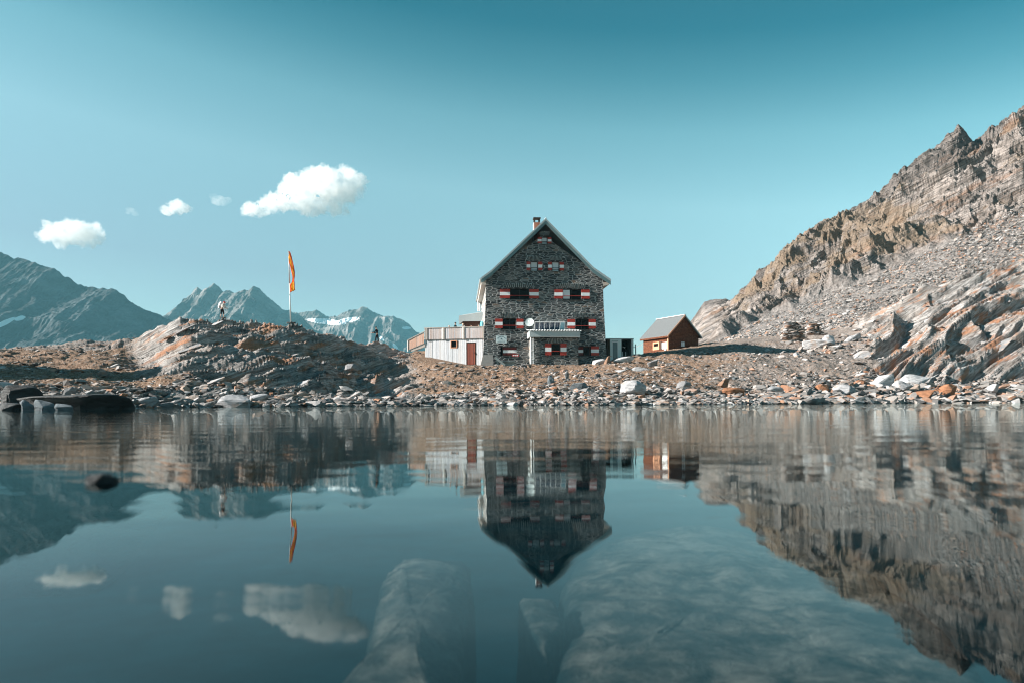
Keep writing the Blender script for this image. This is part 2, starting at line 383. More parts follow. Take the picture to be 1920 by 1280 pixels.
def ground_h(X, Y, detail=True):
    b = base_h(X, Y); x, rock, beach, outR = masks(X, Y)
    above = sstep(-.3, .5, b)
    near = 1 - sstep(90, 200, Y)
    sg = np.where(x > 1400, 1.0, .62)
    q = -.56 * X * sg + .12 * Y + .83 * b
    along = .8 * X + .5 * b
    wv = .7 * fbm(X * .22, Y * .22, o=3, seed=40)
    d = 0
    for f, a, s in ((.55, .75, 1), (1.5, .33, 2), (3.7, .13, 3)):
        tt = q * f + wv * 1.6 * f + .45 * vn(along * f * .2, Y * f * .12, seed=s)
        fr = tt - np.floor(tt); cell = np.floor(tt)
        amp = .3 + 1.3 * np.abs(vn(along * f * .16 + cell * 3.7, Y * f * .10 + cell, seed=s + 60))
        prof = np.where(fr < .78, 1 - fr / .78, (fr - .78) / .22)
        d = d + a * amp * (prof - .5)
    d = .6 * d + .55 * fbm(X * .35, Y * .35, o=3, seed=3) - .42 + .13 * ridged(X * 1.3, Y * 1.0, q * 1.5, o=4, seed=8)
    e = 0; q2 = np.where(x > 1400, -.45 * X + .10 * Y + 1.0 * b, -.34 * X + .14 * Y + 1.0 * b)
    for f, a, s in ((.24, 1.1, 5), (.6, .75, 6), (1.5, .42, 7), (3.4, .16, 8)):
        tt = q2 * f + .9 * fbm(along * .05 * (1 + f), Y * .05 * (1 + f), o=2, seed=s) ; fr = tt - np.floor(tt); cell = np.floor(tt)
        amp = .25 + 1.4 * np.abs(vn(along * .07 + cell * 5.3, Y * .05 + cell * 1.7, seed=s + 60))
        e = e + a * amp * (np.where(fr < .84, 1 - fr / .84, (fr - .84) / .16) - .5)
    d = d * (1 - outR) + e * (.6 + .4 * outR)
    rough = .22 * fbm(X * .45, Y * .3, o=3, seed=11) + .10 * ridged(X * 1.7, Y * 1.3, o=4, seed=12)
    z = b + above * (rock * d + (1 - rock) * rough * (1 + .5 * beach)) * (near + .3)
    flat = sstep(-9.5, -7, X) * (1 - sstep(9, 11, X)) * sstep(60, 63, Y) * (1 - sstep(82, 90, Y))
    return z * (1 - flat) + (b - .06) * flat
def build_ground():
    xs = np.concatenate([np.linspace(-3600, -700, 70), np.linspace(-690, -70, 130), np.arange(-60, 1985, 1.7), np.linspace(2000, 2700, 150), np.linspace(2720, 5200, 70)])
    us = (xs - CX) / F
    Ys = np.concatenate([np.exp(np.arange(math.log(7), math.log(135), .0043)), np.exp(np.linspace(math.log(137), math.log(3500), 70))])
    U, Yg = np.meshgrid(us, Ys); X = U * Yg
    Z = ground_h(X, Yg)
    nr, nc = X.shape
    V = np.stack([X, Yg, Z], -1).reshape(-1, 3)
    i = (np.arange(nr - 1)[:, None] * nc + np.arange(nc - 1)[None]).ravel()
    Fc = np.stack([i, i + 1, i + nc + 1, i + nc], -1)
    x, rock, beach, outR = masks(X, Yg)
    gy = np.gradient(Z, axis=0) / np.gradient(Yg, axis=0)
    grass = np.clip((1 - rock * .75) * (1 - beach) * .72 * (1 - .4 * sstep(.5, 1.2, np.abs(gy))) + .12 * fbm(X * .12, Yg * .12, o=2, seed=71), 0, 1)
    grass = grass * (1 - .45 * sstep(1180, 1420, x + 60 * vn(X * .3, Yg * .3, seed=6))) * (1 - .5 * outR)
    grav = np.clip((1 - rock) + .1, 0, 1)
    me = np_mesh('ground', V, Fc, True, dict(grass=grass, gravel=grav))
    return link('ground', me, M['ground'], kind='structure')
build_ground()
# mountainside on the right
MK = {1150: ((150, 735), (180, 730), (230, 715), (280, 700), (340, 720)),
 1250: ((140, 700), (175, 690), (230, 670), (275, 640), (330, 665)),
 1296: ((130, 668), (170, 655), (230, 628), (272, 602), (330, 640)),
 1322: ((126, 660), (165, 645), (225, 610), (270, 568), (330, 610)),
 1345: ((122, 655), (160, 638), (222, 600), (268, 563), (330, 600)),
 1372: ((120, 650), (155, 632), (218, 590), (265, 560), (330, 600)),
 1420: ((118, 645), (150, 622), (210, 568), (260, 508), (330, 560)),
 1475: ((117, 640), (147, 612), (205, 548), (255, 465), (330, 520)),
 1530: ((116, 635), (144, 604), (200, 525), (250, 424), (330, 480)),
 1575: ((115, 630), (142, 596), (197, 505), (246, 403), (330, 455)),
 1610: ((115, 628), (141, 590), (195, 492), (244, 396), (330, 450)),
 1660: ((114, 620), (140, 582), (191, 470), (241, 363), (330, 420)),
 1740: ((113, 605), (138, 560), (187, 435), (237, 305), (330, 360)),
 1800: ((112, 595), (137, 540), (184, 405), (233, 262), (330, 320)),
 1832: ((112, 590), (136, 530), (182, 392), (231, 258), (330, 300)),
 1878: ((111, 575), (135, 515), (180, 372), (229, 252), (330, 285)),
 1922: ((110, 565), (134, 500), (178, 350), (226, 204), (330, 250)),
 2600: ((110, 420), (130, 330), (170, 60), (215, -250), (330, -250)),
 5000: ((110, 200), (130, 100), (170, -400), (215, -900), (330, -900))}
mk = sorted(MK); MU = (np.array(mk, float) - CX) / F
MY = np.array([[q[0] for q in MK[k]] for k in mk]).T; MZ = np.array([[zz(q[0], q[1], min(k, 2300)) for q in MK[k]] for k in mk]).T
def mount_surface(u, s):
    """u: direction, s: 0 foot .. 1 crest .. 1.33 behind"""
    ly = np.array([np.interp(u, MU, a) for a in MY]); lz = np.array([np.interp(u, MU, a) for a in MZ])
    k = np.clip(s * 3, 0, 3.999); i = np.floor(k).astype(int); t = k - i
    g = lambda A, j: np.take_along_axis(A, j[None], 0)[0]
    Y = g(ly, i) * (1 - t) + g(ly, i + 1) * t; Z = g(lz, i) * (1 - t) + g(lz, i + 1) * t
    return Y, Z
def mount_detail(X, Y, Z, s, scree):
    q = -.60 * X + .1 * Y + .8 * Z; al = .8 * X + .6 * Z
    d = 0; wv = 6 * fbm(X * .03, Y * .03, Z * .03, o=3, seed=80)
    for f, a, sd in ((.07, 6.0, 1), (.17, 2.6, 2), (.45, 1.3, 3), (1.1, .6, 4), (2.6, .25, 5)):
        tt = (q + wv) * f + .6 * vn(al * f * .35, Y * f * .35, seed=sd + 20)
        fr = tt - np.floor(tt); cell = np.floor(tt)
        amp = .25 + 1.5 * np.abs(vn(al * f * .25 + cell * 3.1, Y * f * .3, seed=sd + 90))
        d = d + a * amp * (np.where(fr < .75, 1 - fr / .75, (fr - .75) / .25) - .5)
    d = d + 1.5 * sstep(.8, .97, s) * ridged(al * .13, Y * .1, q * .3, o=3, seed=44)
    cr = np.clip(ridged(al * .016 + 3, Y * .02, q * .05, o=4, seed=35) - .12, 0, 1); d = d - .8 + 9 * (1 - .85 * sstep(.72, .95, s)) * cr * (1 + .6 * ridged(al * .2, Y * .2, q * .4, o=3, seed=36))
    d = d + .9 * ridged(al * .4, Y * .35, q * .9, o=3, seed=37) + 2.2 * ridged(al * .09, Y * .09, q * .2, o=5, seed=33)
    sc = .55 * fbm(X * .5, Y * .5, Z * .5, o=4, seed=50, g=.7)
    lowpass = .55 + .45 * sstep(.0, .4, s)
    return (d * (1 - scree * .97) + sc * scree) * lowpass
def build_mount():
    xs = np.concatenate([np.arange(1180, 1990, 1.7), np.linspace(2000, 2700, 140), np.linspace(2740, 5000, 60)])
    us = (xs - CX) / F
    ss = np.concatenate([np.linspace(0, 1.0, 420), np.linspace(1.01, 1.33, 24)])
    U, S = np.meshgrid(us, ss)
    Y, Z = mount_surface(U, S); X = U * Y; px = U * F + CX
    lim = np.interp(px, [1200, 1310, 1420, 1600, 1750, 1920, 2600], [.1, .22, .42, .50, .52, .56, .6]) + .07 * fbm(X * .05, Z * .05, o=4, seed=66)
    scree = 1 - sstep(-.025, .03, S - lim)
    D = mount_detail(X, Y, Z, S, scree) * (.12 + .88 * sstep(1310, 1430, px)) * sstep(1240, 1300, px) * (1 - .2 * sstep(.9, 1.0, S))
    nrm = np.array([-.45, -.35, .82]); fade = np.where(S > 1.0, .6, 1.0)
    V = np.stack([X + nrm[0] * D * fade, Y + nrm[1] * D * fade, Z + nrm[2] * D * fade], -1).reshape(-1, 3)
    nr, nc = X.shape
    i = (np.arange(nr - 1)[:, None] * nc + np.arange(nc - 1)[None]).ravel()
    Fc = np.stack([i, i + 1, i + nc + 1, i + nc], -1)
    grass = np.clip(.42 + .9 * fbm(X * .022, Y * .022, Z * .022, o=3, seed=14), 0, 1) * (1 - scree) * (1 - sstep(.82, 1.0, S) * .8)
    me = np_mesh('mountainside', V, Fc, False, dict(grass=grass, scree=scree, crest=np.clip(sstep(.80, .97, S + .06 * fbm(X * .04, Z * .04, o=3, seed=21)) + sstep(.25, .6, fbm(X * .03 + 9, Y * .03, Z * .05, o=4, seed=22)), 0, 1) * (1 - scree)))
    return link('mountainside', me, M['mount'], kind='structure')
build_mount()
# far mountains, left
def far_mount(name, sil, Yc, depth, basey, mat, snow=None, seed=1, rough=1.0, x0=None, x1=None):
    sx = np.array([p[0] for p in sil], float); sy = np.array([p[1] for p in sil], float)
    xs = np.arange(sx[0], sx[-1] + .1, 1.2)
    ss = np.linspace(0, 1.25, 150)
    XP, S = np.meshgrid(xs, ss)
    top = np.interp(XP, sx, sy)
    Y = Yc - depth * (1 - S)
    zt = zz(Yc, top, XP); zb = zz(Yc - depth, basey)
    prof = np.where(S <= 1, S ** 1.15, 1 - (S - 1) * 1.6)
    Z = zb + (zt - zb) * prof
    X = (XP - CX) / F * Yc * (1 + 0 * S)
    L = Yc / 1280.0
    k = 1 / (60 * L)
    amp = 26 * L * rough
    r = ridged(X * k + .5 * S, Y * k * .45, o=6, seed=seed, g=.52)
    env = np.clip(1.15 - np.abs(S - .5) * 1.3, .12, 1) 
    D = amp * r * env
    D = D + 3.0 * L * rough * ridged(X * k * 5, Y * k * 3, o=4, seed=seed + 9) * (1 if True else 0)
    Zf = Z + D - amp * .3 * env; Yf = Y - D * .5
    V = np.stack([X * Yf / Yf, Yf, Zf], -1).reshape(-1, 3)
    nr, nc = X.shape
    i = (np.arange(nr - 1)[:, None] * nc + np.arange(nc - 1)[None]).ravel()
    Fc = np.stack([i, i + 1, i + nc + 1, i + nc], -1)
    sn = np.zeros_like(X)
    if snow is not None:
        pxx = CX + X / Yf * F; pyy = HY - (Zf - CH) / Yf * F - ROLL * (pxx - CX)
        sn = snow(pxx, pyy, vn(X * k * 3, Yf * k * 3, seed=77) + .5 * vn(X * k * 9, Yf * k * 9, seed=78))
    me = np_mesh(name, V, Fc, False, dict(snow=sn))
    return link(name, me, mat, kind='structure')
def blob(px, py, cx, cy, rx, ry, ang=0):
    c, s = math.cos(ang), math.sin(ang); dx, dy = px - cx, py - cy
    return 1 - np.sqrt(((dx * c + dy * s) / rx) ** 2 + ((-dx * s + dy * c) / ry) ** 2)
snA = lambda x, y, n: .5 + .8 * np.maximum(np.maximum(blob(x, y, 12, 604, 24, 4.5, -.45), blob(x, y, 38, 597, 13, 5, -.2)), -.6) + .12 * n
snC = lambda x, y, n: .5 + .9 * np.maximum.reduce([blob(x, y, 655, 600, 20, 4.5, -.12), blob(x, y, 612, 603, 36, 5, .10), blob(x, y, 763, 615, 8, 2.5, 0), blob(x, y, 716, 634, 6, 2.5, .8), blob(x, y, 500, 608, 26, 5, .3), blob(x, y, 742, 650, 9, 3, .9), np.full_like(x, -.6)]) + .12 * n
silC = [(440, 640), (500, 600), (540, 588), (562, 584), (580, 583), (598, 585), (612, 592), (632, 595), (650, 584), (664, 577), (680, 573.5), (688, 575), (700, 584), (712, 588), (730, 589), (748, 592), (760, 600), (772, 612), (785, 620), (800, 632), (830, 660), (860, 700), (900, 740)]
silB = [(270, 660), (300, 615), (318, 598), (330, 588), (345, 570), (358, 551), (372, 541), (380, 545), (392, 539), (403, 534), (409, 537), (420, 548), (431, 543), (440, 548), (449, 549), (458, 543), (470, 545), (482, 540), (489, 539), (500, 548), (515, 560), (530, 575), (545, 581), (556, 585), (566, 592), (578, 602), (590, 615), (605, 632), (640, 660), (700, 700)]
silA = [(-600, 380), (-400, 400), (-200, 430), (-80, 452), (-20, 465), (0, 470), (14, 477), (30, 486), (36, 482), (55, 488), (75, 496), (93, 498), (105, 504), (122, 518), (133, 519), (150, 528), (168, 536), (185, 541), (205, 543), (222, 547), (235, 556), (245, 566), (262, 574), (280, 584), (302, 594), (320, 601), (345, 618), (375, 640), (420, 680), (470, 730)]
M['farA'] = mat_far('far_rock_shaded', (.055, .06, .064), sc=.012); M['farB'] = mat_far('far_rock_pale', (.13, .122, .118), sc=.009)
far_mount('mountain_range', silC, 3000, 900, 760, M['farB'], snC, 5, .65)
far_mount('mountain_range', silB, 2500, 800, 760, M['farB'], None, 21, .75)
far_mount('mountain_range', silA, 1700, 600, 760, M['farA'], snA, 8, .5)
# ------------------------------------------------------------------ lake
def mat_water():
    t = NT('lake_water'); v = t.obj(); t.t.nodes.remove(t.b)
    sp = t.n('SeparateXYZ'); t.l(v, sp.inputs[0])
    wind = t.ramp(t.math('DIVIDE', sp.outputs[1], 40), [(.01, 0), (.04, .25), (.2, .8), (1, 1)])
    swell = t.noise(t.scale(v, (2.0, 4.0, 1)), 1, 2, .5)
    mid = t.noise(t.scale(v, (7.2, 16, 1)), 1, 3, .5, .3)
    fine = t.noise(t.scale(v, (20, 46, 1)), 1, 3, .55)
    patch = t.ramp(t.noise(t.scale(v, (.25, .5, 1)), 1, 3), [(.35, .35), (.65, 1)])
    h = t.math('ADD', t.math('MULTIPLY', swell, .0024), t.math('MULTIPLY', t.math('MULTIPLY', mid, t.math('MULTIPLY', t.math('ADD', wind, .3), patch)), .0015))
    h = t.math('ADD', h, t.math('MULTIPLY', t.math('MULTIPLY', fine, t.math('MULTIPLY', wind, patch)), .0010))
    b = t.n('Bump'); t.l(h, b.inputs['Height']); b.inputs['Strength'].default_value = 1; b.inputs['Distance'].default_value = 1.0
    fr = t.n('Fresnel'); bf = t.n('NewGeometry').outputs['Backfacing']; t.l(t.math('ADD', t.math('MULTIPLY', bf, 1 / 1.29 - 1.29), 1.29), fr.inputs['IOR']); t.l(b.outputs[0], fr.inputs['Normal'])
    gl = t.n('BsdfGlossy'); gl.inputs['Roughness'].default_value = 0.0; gl.inputs['Color'].default_value = (.90, 1, 1, 1); t.l(b.outputs[0], gl.inputs['Normal'])
    tr = t.n('BsdfTransparent'); tr.inputs['Color'].default_value = (.30, .335, .345, 1)
    mx = t.n('MixShader'); t.l(fr.outputs[0], mx.inputs[0]); t.l(tr.outputs[0], mx.inputs[1]); t.l(gl.outputs[0], mx.inputs[2])
    t.l(mx.outputs[0], t.out.inputs['Surface'])
    return t.m
M['water'] = mat_water()
me = np_mesh('lake_water', [(-260, -200, 0), (260, -200, 0), (260, 72, 0), (-260, 72, 0)], [(0, 1, 2, 3)])
link('lake_water', me, M['water'], kind='structure')
def mat_bed():
    t = NT('lake_bed_silt'); v = t.obj(); n = t.noise(v, 1.1, 5)
    return t.fin(t.ramp(n, [(.35, (.001, .045, .062)), (.65, (.002, .08, .11))]), .95, .1)
M['bed'] = mat_bed()
gx, gy = np.meshgrid(np.linspace(-260, 260, 90), np.linspace(-200, 50, 60))
gz = -2.6 + .25 * fbm(gx * .1, gy * .1, o=3, seed=2)
i = (np.arange(59)[:, None] * 90 + np.arange(89)[None]).ravel()
link('lake_bed', np_mesh('lake_bed', np.stack([gx, gy, gz], -1).reshape(-1, 3), np.stack([i, i + 1, i + 91, i + 90], -1), True), M['bed'], kind='structure')
def mat_sunk():
    t = NT('submerged_rock'); v = t.obj()
    n = t.noise(v, 10, 9, .7, .3); m = t.noise(v, 4.5, 4)
    c = t.ramp(n, [(.38, (.04, .06, .06)), (.46, (.20, .19, .165)), (.54, (.52, .44, .37)), (.63, (.85, .72, .61))])
    c = t.mix(t.ramp(m, [(.35, .6), (.6, 0)]), c, (.17, .21, .21))
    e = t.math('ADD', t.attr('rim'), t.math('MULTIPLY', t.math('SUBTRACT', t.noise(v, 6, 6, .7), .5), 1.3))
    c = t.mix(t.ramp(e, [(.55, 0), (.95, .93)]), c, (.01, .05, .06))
    t.bump(n, .8, .02)
    return t.fin(c, .9, .2)
M['sunk'] = mat_sunk()
def sunk_rock(poly, D, label, tilt=0, thick=.5, dome=.03, seed=1):
    """boulder on the lake bed: outline with domed, uneven top"""
    pts = [((x - CX) / F * (D * F / (y + ROLL * (x - CX) - HY)), D * F / (y + ROLL * (x - CX) - HY)) for x, y in poly]
    n = len(pts); P2 = []
    for k in range(n):     # rounded outline
        a, b, c, d = (Vector(pts[(k + j) % n]) for j in (-1, 0, 1, 2))
        for t in np.linspace(0, 1, 7)[:-1]:
            P2.append(.5 * ((2 * b) + (-a + c) * t + (2 * a - 5 * b + 4 * c - d) * t * t + (-a + 3 * b - 3 * c + d) * t ** 3))
    cx = sum(p.x for p in P2) / len(P2); cy = sum(p.y for p in P2) / len(P2)
    rings = [(1.10, -thick), (1.07, -thick * .5), (1.04, -.10), (1.0, -.03), (.96, -.008), (.88, 0)] + [(r, 0) for r in (.7, .55, .4, .25, .1)]
    V = []; zt = CH - D
    for r, dz in rings:
        for p in P2:
            x = cx + (p.x - cx) * r; y = cy + (p.y - cy) * r
            V.append((x, y, zt + dz + dome * (1 - min(r, 1) ** 2)))
    V = np.array(V); w = (V[:, 2] > zt - .12)
    V[:, 2] += w * .018 * fbm(V[:, 0] * 9, V[:, 1] * 9, o=4, seed=seed) + .03 * fbm(V[:, 0] * 2, V[:, 1] * 2, o=2, seed=seed + 3)
    V[:, 0] += .012 * fbm(V[:, 1] * 14, V[:, 2] * 14 + V[:, 0] * 6, o=3, seed=seed + 5)
    V[:, 1] += .012 * fbm(V[:, 0] * 14, V[:, 2] * 14, o=3, seed=seed + 6)
    N = len(P2); Fq = []
    for r in range(len(rings) - 1):
        for k in range(N):
            a = r * N + k; b = r * N + (k + 1) % N; Fq.append((a, b, b + N, a + N))
    me = bpy.data.meshes.new('submerged_boulder'); me.from_pydata([tuple(v) for v in V], [], Fq + [tuple(range((len(rings) - 1) * N, len(rings) * N))]); me.update()
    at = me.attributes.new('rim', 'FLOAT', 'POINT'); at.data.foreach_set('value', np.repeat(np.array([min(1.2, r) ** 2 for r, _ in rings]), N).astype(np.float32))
    for p in me.polygons: p.use_smooth = True
    return link('submerged_boulder', me, M['sunk'], label=label, cat='boulder', group='boulders lying under the lake surface')
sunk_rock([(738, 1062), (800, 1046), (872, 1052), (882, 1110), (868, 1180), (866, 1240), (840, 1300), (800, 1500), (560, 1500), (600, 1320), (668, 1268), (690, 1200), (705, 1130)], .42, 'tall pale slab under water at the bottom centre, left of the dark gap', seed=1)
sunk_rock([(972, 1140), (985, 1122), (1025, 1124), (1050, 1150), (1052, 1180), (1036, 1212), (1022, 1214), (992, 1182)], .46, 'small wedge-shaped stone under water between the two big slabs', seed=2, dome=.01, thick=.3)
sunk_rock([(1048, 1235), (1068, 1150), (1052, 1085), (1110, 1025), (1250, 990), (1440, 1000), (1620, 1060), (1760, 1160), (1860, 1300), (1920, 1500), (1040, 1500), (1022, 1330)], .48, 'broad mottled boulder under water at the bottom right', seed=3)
# ------------------------------------------------------------------ stones
def rock_template(seed, flat=.45, n=16):
    r = random.Random(seed); bm = bmesh.new()
    for _ in range(n):
        d = Vector((r.gauss(0, 1), r.gauss(0, 1), r.gauss(0, 1))).normalized()
        k = r.uniform(.75, 1.0)
        p = Vector((d.x * k, d.y * k * .75, d.z * k * flat))
        p.z = max(-flat * .6, min(flat * .62, p.z)); p.x = max(-.85, min(.85, p.x))
        bm.verts.new(p)
    res = bmesh.ops.convex_hull(bm, input=bm.verts[:])
    bmesh.ops.delete(bm, geom=[g for g in res['geom_interior'] if isinstance(g, bmesh.types.BMVert)], context='VERTS')
    bmesh.ops.triangulate(bm, faces=bm.faces[:])
    bm.verts.ensure_lookup_table()
    V = np.array([v.co[:] for v in bm.verts]); bm.verts.index_update()
    Fc = np.array([[v.index for v in f.verts] for f in bm.faces]); bm.free()
    return V, Fc
TPL = [rock_template(100 + i, random.uniform(.28, .7), random.choice((12, 14, 18))) for i in range(14)]
def rotm(ax, ay, az):
    cx, sx, cy, sy, cz, sz = np.cos(ax), np.sin(ax), np.cos(ay), np.sin(ay), np.cos(az), np.sin(az)
    o = np.ones_like(cx); z = np.zeros_like(cx)
    Rx = np.stack([np.stack([o, z, z], -1), np.stack([z, cx, -sx], -1), np.stack([z, sx, cx], -1)], -2)
    Ry = np.stack([np.stack([cy, z, sy], -1), np.stack([z, o, z], -1), np.stack([-sy, z, cy], -1)], -2)
    Rz = np.stack([np.stack([cz, -sz, z], -1), np.stack([sz, cz, z], -1), np.stack([z, z, o], -1)], -2)
    return Rz @ Ry @ Rx
def scatter(name, X, Y, Z, S, tiltmean, rnd, mat, label, seed):
    r = np.random.default_rng(seed); n = len(X)
    ax = r.normal(0, .28, n); ay = r.normal(tiltmean, .3, n); az = r.uniform(0, 6.28, n) * .5 + r.choice([0, 3.14], n)
    Rm = rotm(ax, ay * np.cos(az), az)
    tid = r.integers(0, len(TPL), n); VV = []; FF = []; AA = []; off = 0
    for k, (V, Fc) in enumerate(TPL):
        ix = np.where(tid == k)[0]
        if not len(ix): continue
        sc = S[ix][:, None] * np.stack([r.uniform(.9, 1.5, len(ix)), r.uniform(.7, 1.1, len(ix)), r.uniform(.6, 1.2, len(ix))], -1)
        P_ = np.einsum('nij,nvj->nvi', Rm[ix], V[None] * sc[:, None, :]) + np.stack([X[ix], Y[ix], Z[ix]], -1)[:, None]
        VV.append(P_.reshape(-1, 3)); FF.append((Fc[None] + off + (np.arange(len(ix)) * len(V))[:, None, None]).reshape(-1, 3))
        AA.append(np.repeat(rnd[ix], len(V))); off += len(ix) * len(V)
    me = np_mesh(name, np.concatenate(VV), np.concatenate(FF), False, dict(rnd=np.concatenate(AA)))
    return link(name, me, mat, kind='stuff', label=label)
def stones():
    r = np.random.default_rng(3)
    N = 120000
    x = r.uniform(-150, 2060, N); u = (x - CX) / F; shore = np.interp(u, KU, LY[2])
    t = r.random(N) ** 1.9; Y = shore - .5 + t * 40
    X = u * Y; xx, rock, beach, outR = masks(X, Y)
    clump = vn(X * .35, Y * .35, seed=91) * .5 + .5
    dens = np.clip(beach * np.where(xx < 900, .7, 1.0) + (1 - beach) * (.10 + .55 * clump ** 2) * (1 - rock * .93), 0, 1)
    dens = np.where(xx > 1600, np.maximum(dens, .6 * (Y < shore + 8)), dens)
    dens *= ~((X > -9) & (X < 9.5) & (Y > 61.5))
    keep = r.random(N) < dens
    X, Y, beach, xx = X[keep], Y[keep], beach[keep], xx[keep]
    S = .064 * (.85 + .15 * beach) * np.exp(r.normal(0, .66, len(X))) * (1 + .8 * beach) * (1 + .5 * (xx > 1500)) * (.75 + Y / 90)
    S = np.clip(S, .035, np.where(xx < 1450, .4, .7))
    Z = ground_h(X, Y) + S * .18
    rnd = r.random(len(X))
    rnd = np.where((xx < 900) & (rnd > .74) & (r.random(len(X)) < .5), rnd * .4, rnd)
    app = S / Y * (1 + .0 * Y); order = np.argsort(-app)
    big = [k for k in order[:900] if 0 < xx[k] < 1920][:270]; bigset = np.zeros(len(X), bool); bigset[big] = True
    scatter('shore_rubble', X[~bigset], Y[~bigset], Z[~bigset], S[~bigset], -.15, rnd[~bigset], M['stone_m'], 'small broken stones and rubble spread over the shore below the house', 4)
    return X[big], Y[big], Z[big], S[big], xx[big]
def smooth_rock(V, Fc, seed, sub=2, amp=.07):
    """template turned into a detailed single stone: subdivided with chipped faces"""
    bm = bmesh.new(); vs = [bm.verts.new(v) for v in V]
    for f in Fc: bm.faces.new([vs[i] for i in f])
    bmesh.ops.dissolve_limit(bm, angle_limit=.12, verts=bm.verts[:], edges=bm.edges[:])
    bmesh.ops.bevel(bm, geom=bm.edges[:], offset=.035, segments=1, affect='EDGES')
    bmesh.ops.triangulate(bm, faces=bm.faces[:])
    bmesh.ops.subdivide_edges(bm, edges=[e for e in bm.edges if e.calc_length() > .22], cuts=2, use_grid_fill=True)
    bmesh.ops.triangulate(bm, faces=bm.faces[:])
    C = np.array([v.co[:] for v in bm.verts])
    d = amp * ridged(C[:, 0] * 1.3, C[:, 1] * 1.3, C[:, 2] * 5, o=4, seed=seed)
    for v, k in zip(bm.verts, d): v.co += v.co.normalized() * float(k) * .6
    me = bpy.data.meshes.new('stone'); bm.to_mesh(me); bm.free(); me.materials.append(M['stone_i']); return me
SM = [smooth_rock(V, Fc, 10 + i) for i, (V, Fc) in enumerate(TPL)]
bX, bY, bZ, bS, bx = stones()
def zone(x):
    if x < 230: return 'left end of the shore, behind the dark slab', 'left end'
    if x < 620: return 'shore below the rocky knoll with the flag', 'knoll'
    if x < 900: return 'shore between the rocky knoll and the stone house', 'middle'
    if x < 1150: return 'shore straight below the stone house', 'house'
    if x < 1400: return 'shore below the brown hut', 'hut'
    if x < 1650: return 'shore below the stone pile', 'pile'
    return 'shore at the foot of the right hand slope', 'slope'
for k in range(len(bX)):
    o = bpy.data.objects.new('stone', SM[k % len(SM)]); COL.objects.link(o)
    o.location = (bX[k], bY[k], bZ[k]); s = bS[k] * (.72 if bx[k] < 1500 else .9)
    o.scale = (s * random.uniform(1, 1.7), s * random.uniform(.8, 1.1), s * random.uniform(.7, 1.2))
    o.rotation_euler = (random.gauss(0, .2), random.gauss(-.12, .25), random.uniform(-.6, .6) + random.choice((0, math.pi)))
    z, g = zone(bx[k]); props(o, 'loose angular stone on the ' + z, 'stone', 'stones on the shore, ' + g + ' stretch')
def boulder(x0, x1, ytop, ybot, Y, label, cidx, tpl=0, rot=0, tilt=0, name='boulder', depth=.8, group=None):
    """one named boulder spanning photo columns x0..x1 and rows ytop..ybot at distance Y"""
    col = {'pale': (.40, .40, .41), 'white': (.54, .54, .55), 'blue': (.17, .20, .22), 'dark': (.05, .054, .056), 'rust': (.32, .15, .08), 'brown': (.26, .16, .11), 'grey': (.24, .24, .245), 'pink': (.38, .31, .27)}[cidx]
    key = 'boulder_' + cidx
    if key not in M:
        t = NT(key); v = t.obj(); n = t.noise(strata_vec(t, t.scale(v, (1.2, 1.2, 4))), 2.2, 8, .7, .3)
        c = t.ramp(n, [(.3, tuple(q * .35 for q in col)), (.47, tuple(q * .85 for q in col)), (.7, tuple(min(1, q * 1.2) for q in col))])
        if cidx in ('pale', 'grey', 'white'): c = t.mix(t.ramp(t.noise(v, 1.6, 5), [(.56, 0), (.68, .6)]), c, (.42, .25, .15))
        t.bump(n, 1.0, .12); M[key] = t.fin(c, .85 if cidx != 'dark' else .6, .3)
    me = SM[tpl % len(SM)].copy(); me.materials.clear(); me.materials.append(M[key])
    C = np.array([v.co[:] for v in me.vertices]); Rm = np.array(Matrix.Rotation(rot, 3, 'Z') @ Matrix.Rotation(0, 3, 'X')); C = C @ Rm.T
    C = (C - C.min(0)) / (C.max(0) - C.min(0)) - np.array([.5, .5, 0])
    w = (x1 - x0) / F * Y; h = (ybot - ytop) / F * Y * 1.25
    C = C * np.array([w, w * depth, h])
    if tilt: C[:, 2] += C[:, 0] * tilt
    if 5 < Y < 20: C[:, 2] -= (C[:, 2] < .25 * h) * .6      # foot reaches down into the water
    me.vertices.foreach_set('co', C.astype(np.float32).ravel()); me.update()
    c = P((x0 + x1) / 2, ybot, Y); c.y += w * depth * .3
    if Y > 20: c.z = float(ground_h(np.array([c.x]), np.array([c.y]))[0]) * .6 + c.z * .4
    c.z -= h * .2
    o = bpy.data.objects.new(name, me); COL.objects.link(o); o.location = c
    return props(o, label, 'boulder', group)
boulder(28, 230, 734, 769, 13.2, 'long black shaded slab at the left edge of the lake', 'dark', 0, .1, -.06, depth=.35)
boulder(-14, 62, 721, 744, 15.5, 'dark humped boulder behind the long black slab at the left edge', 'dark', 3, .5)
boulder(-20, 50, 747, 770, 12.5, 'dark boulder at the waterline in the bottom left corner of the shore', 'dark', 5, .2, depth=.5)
boulder(62, 104, 752, 767, 12.2, 'thin blue-grey slab at the waterline in front of the long black slab', 'blue', 7, .0, -.25, depth=.5)
boulder(100, 140, 757, 768, 12.0, 'narrow blue-grey slab sloping into the water left of the slab end', 'blue', 2, .3, -.25, depth=.4)
boulder(36, 66, 748, 764, 12.3, 'rounded blue-grey stone beside the thin waterline slabs', 'blue', 9, .4)
boulder(229, 296, 739, 759, 23.5, 'pale wedge slab right beside the end of the black slab', 'pale', 4, .1, .18, depth=.5)
boulder(284, 345, 742, 759, 25, 'flat grey slab at the waterline below the knoll', 'grey', 6, .3, .12, depth=.5)
boulder(408, 466, 727, 750, 28, 'blocky blue-grey boulder on the shore below the knoll', 'pale', 8, .2, depth=.6)
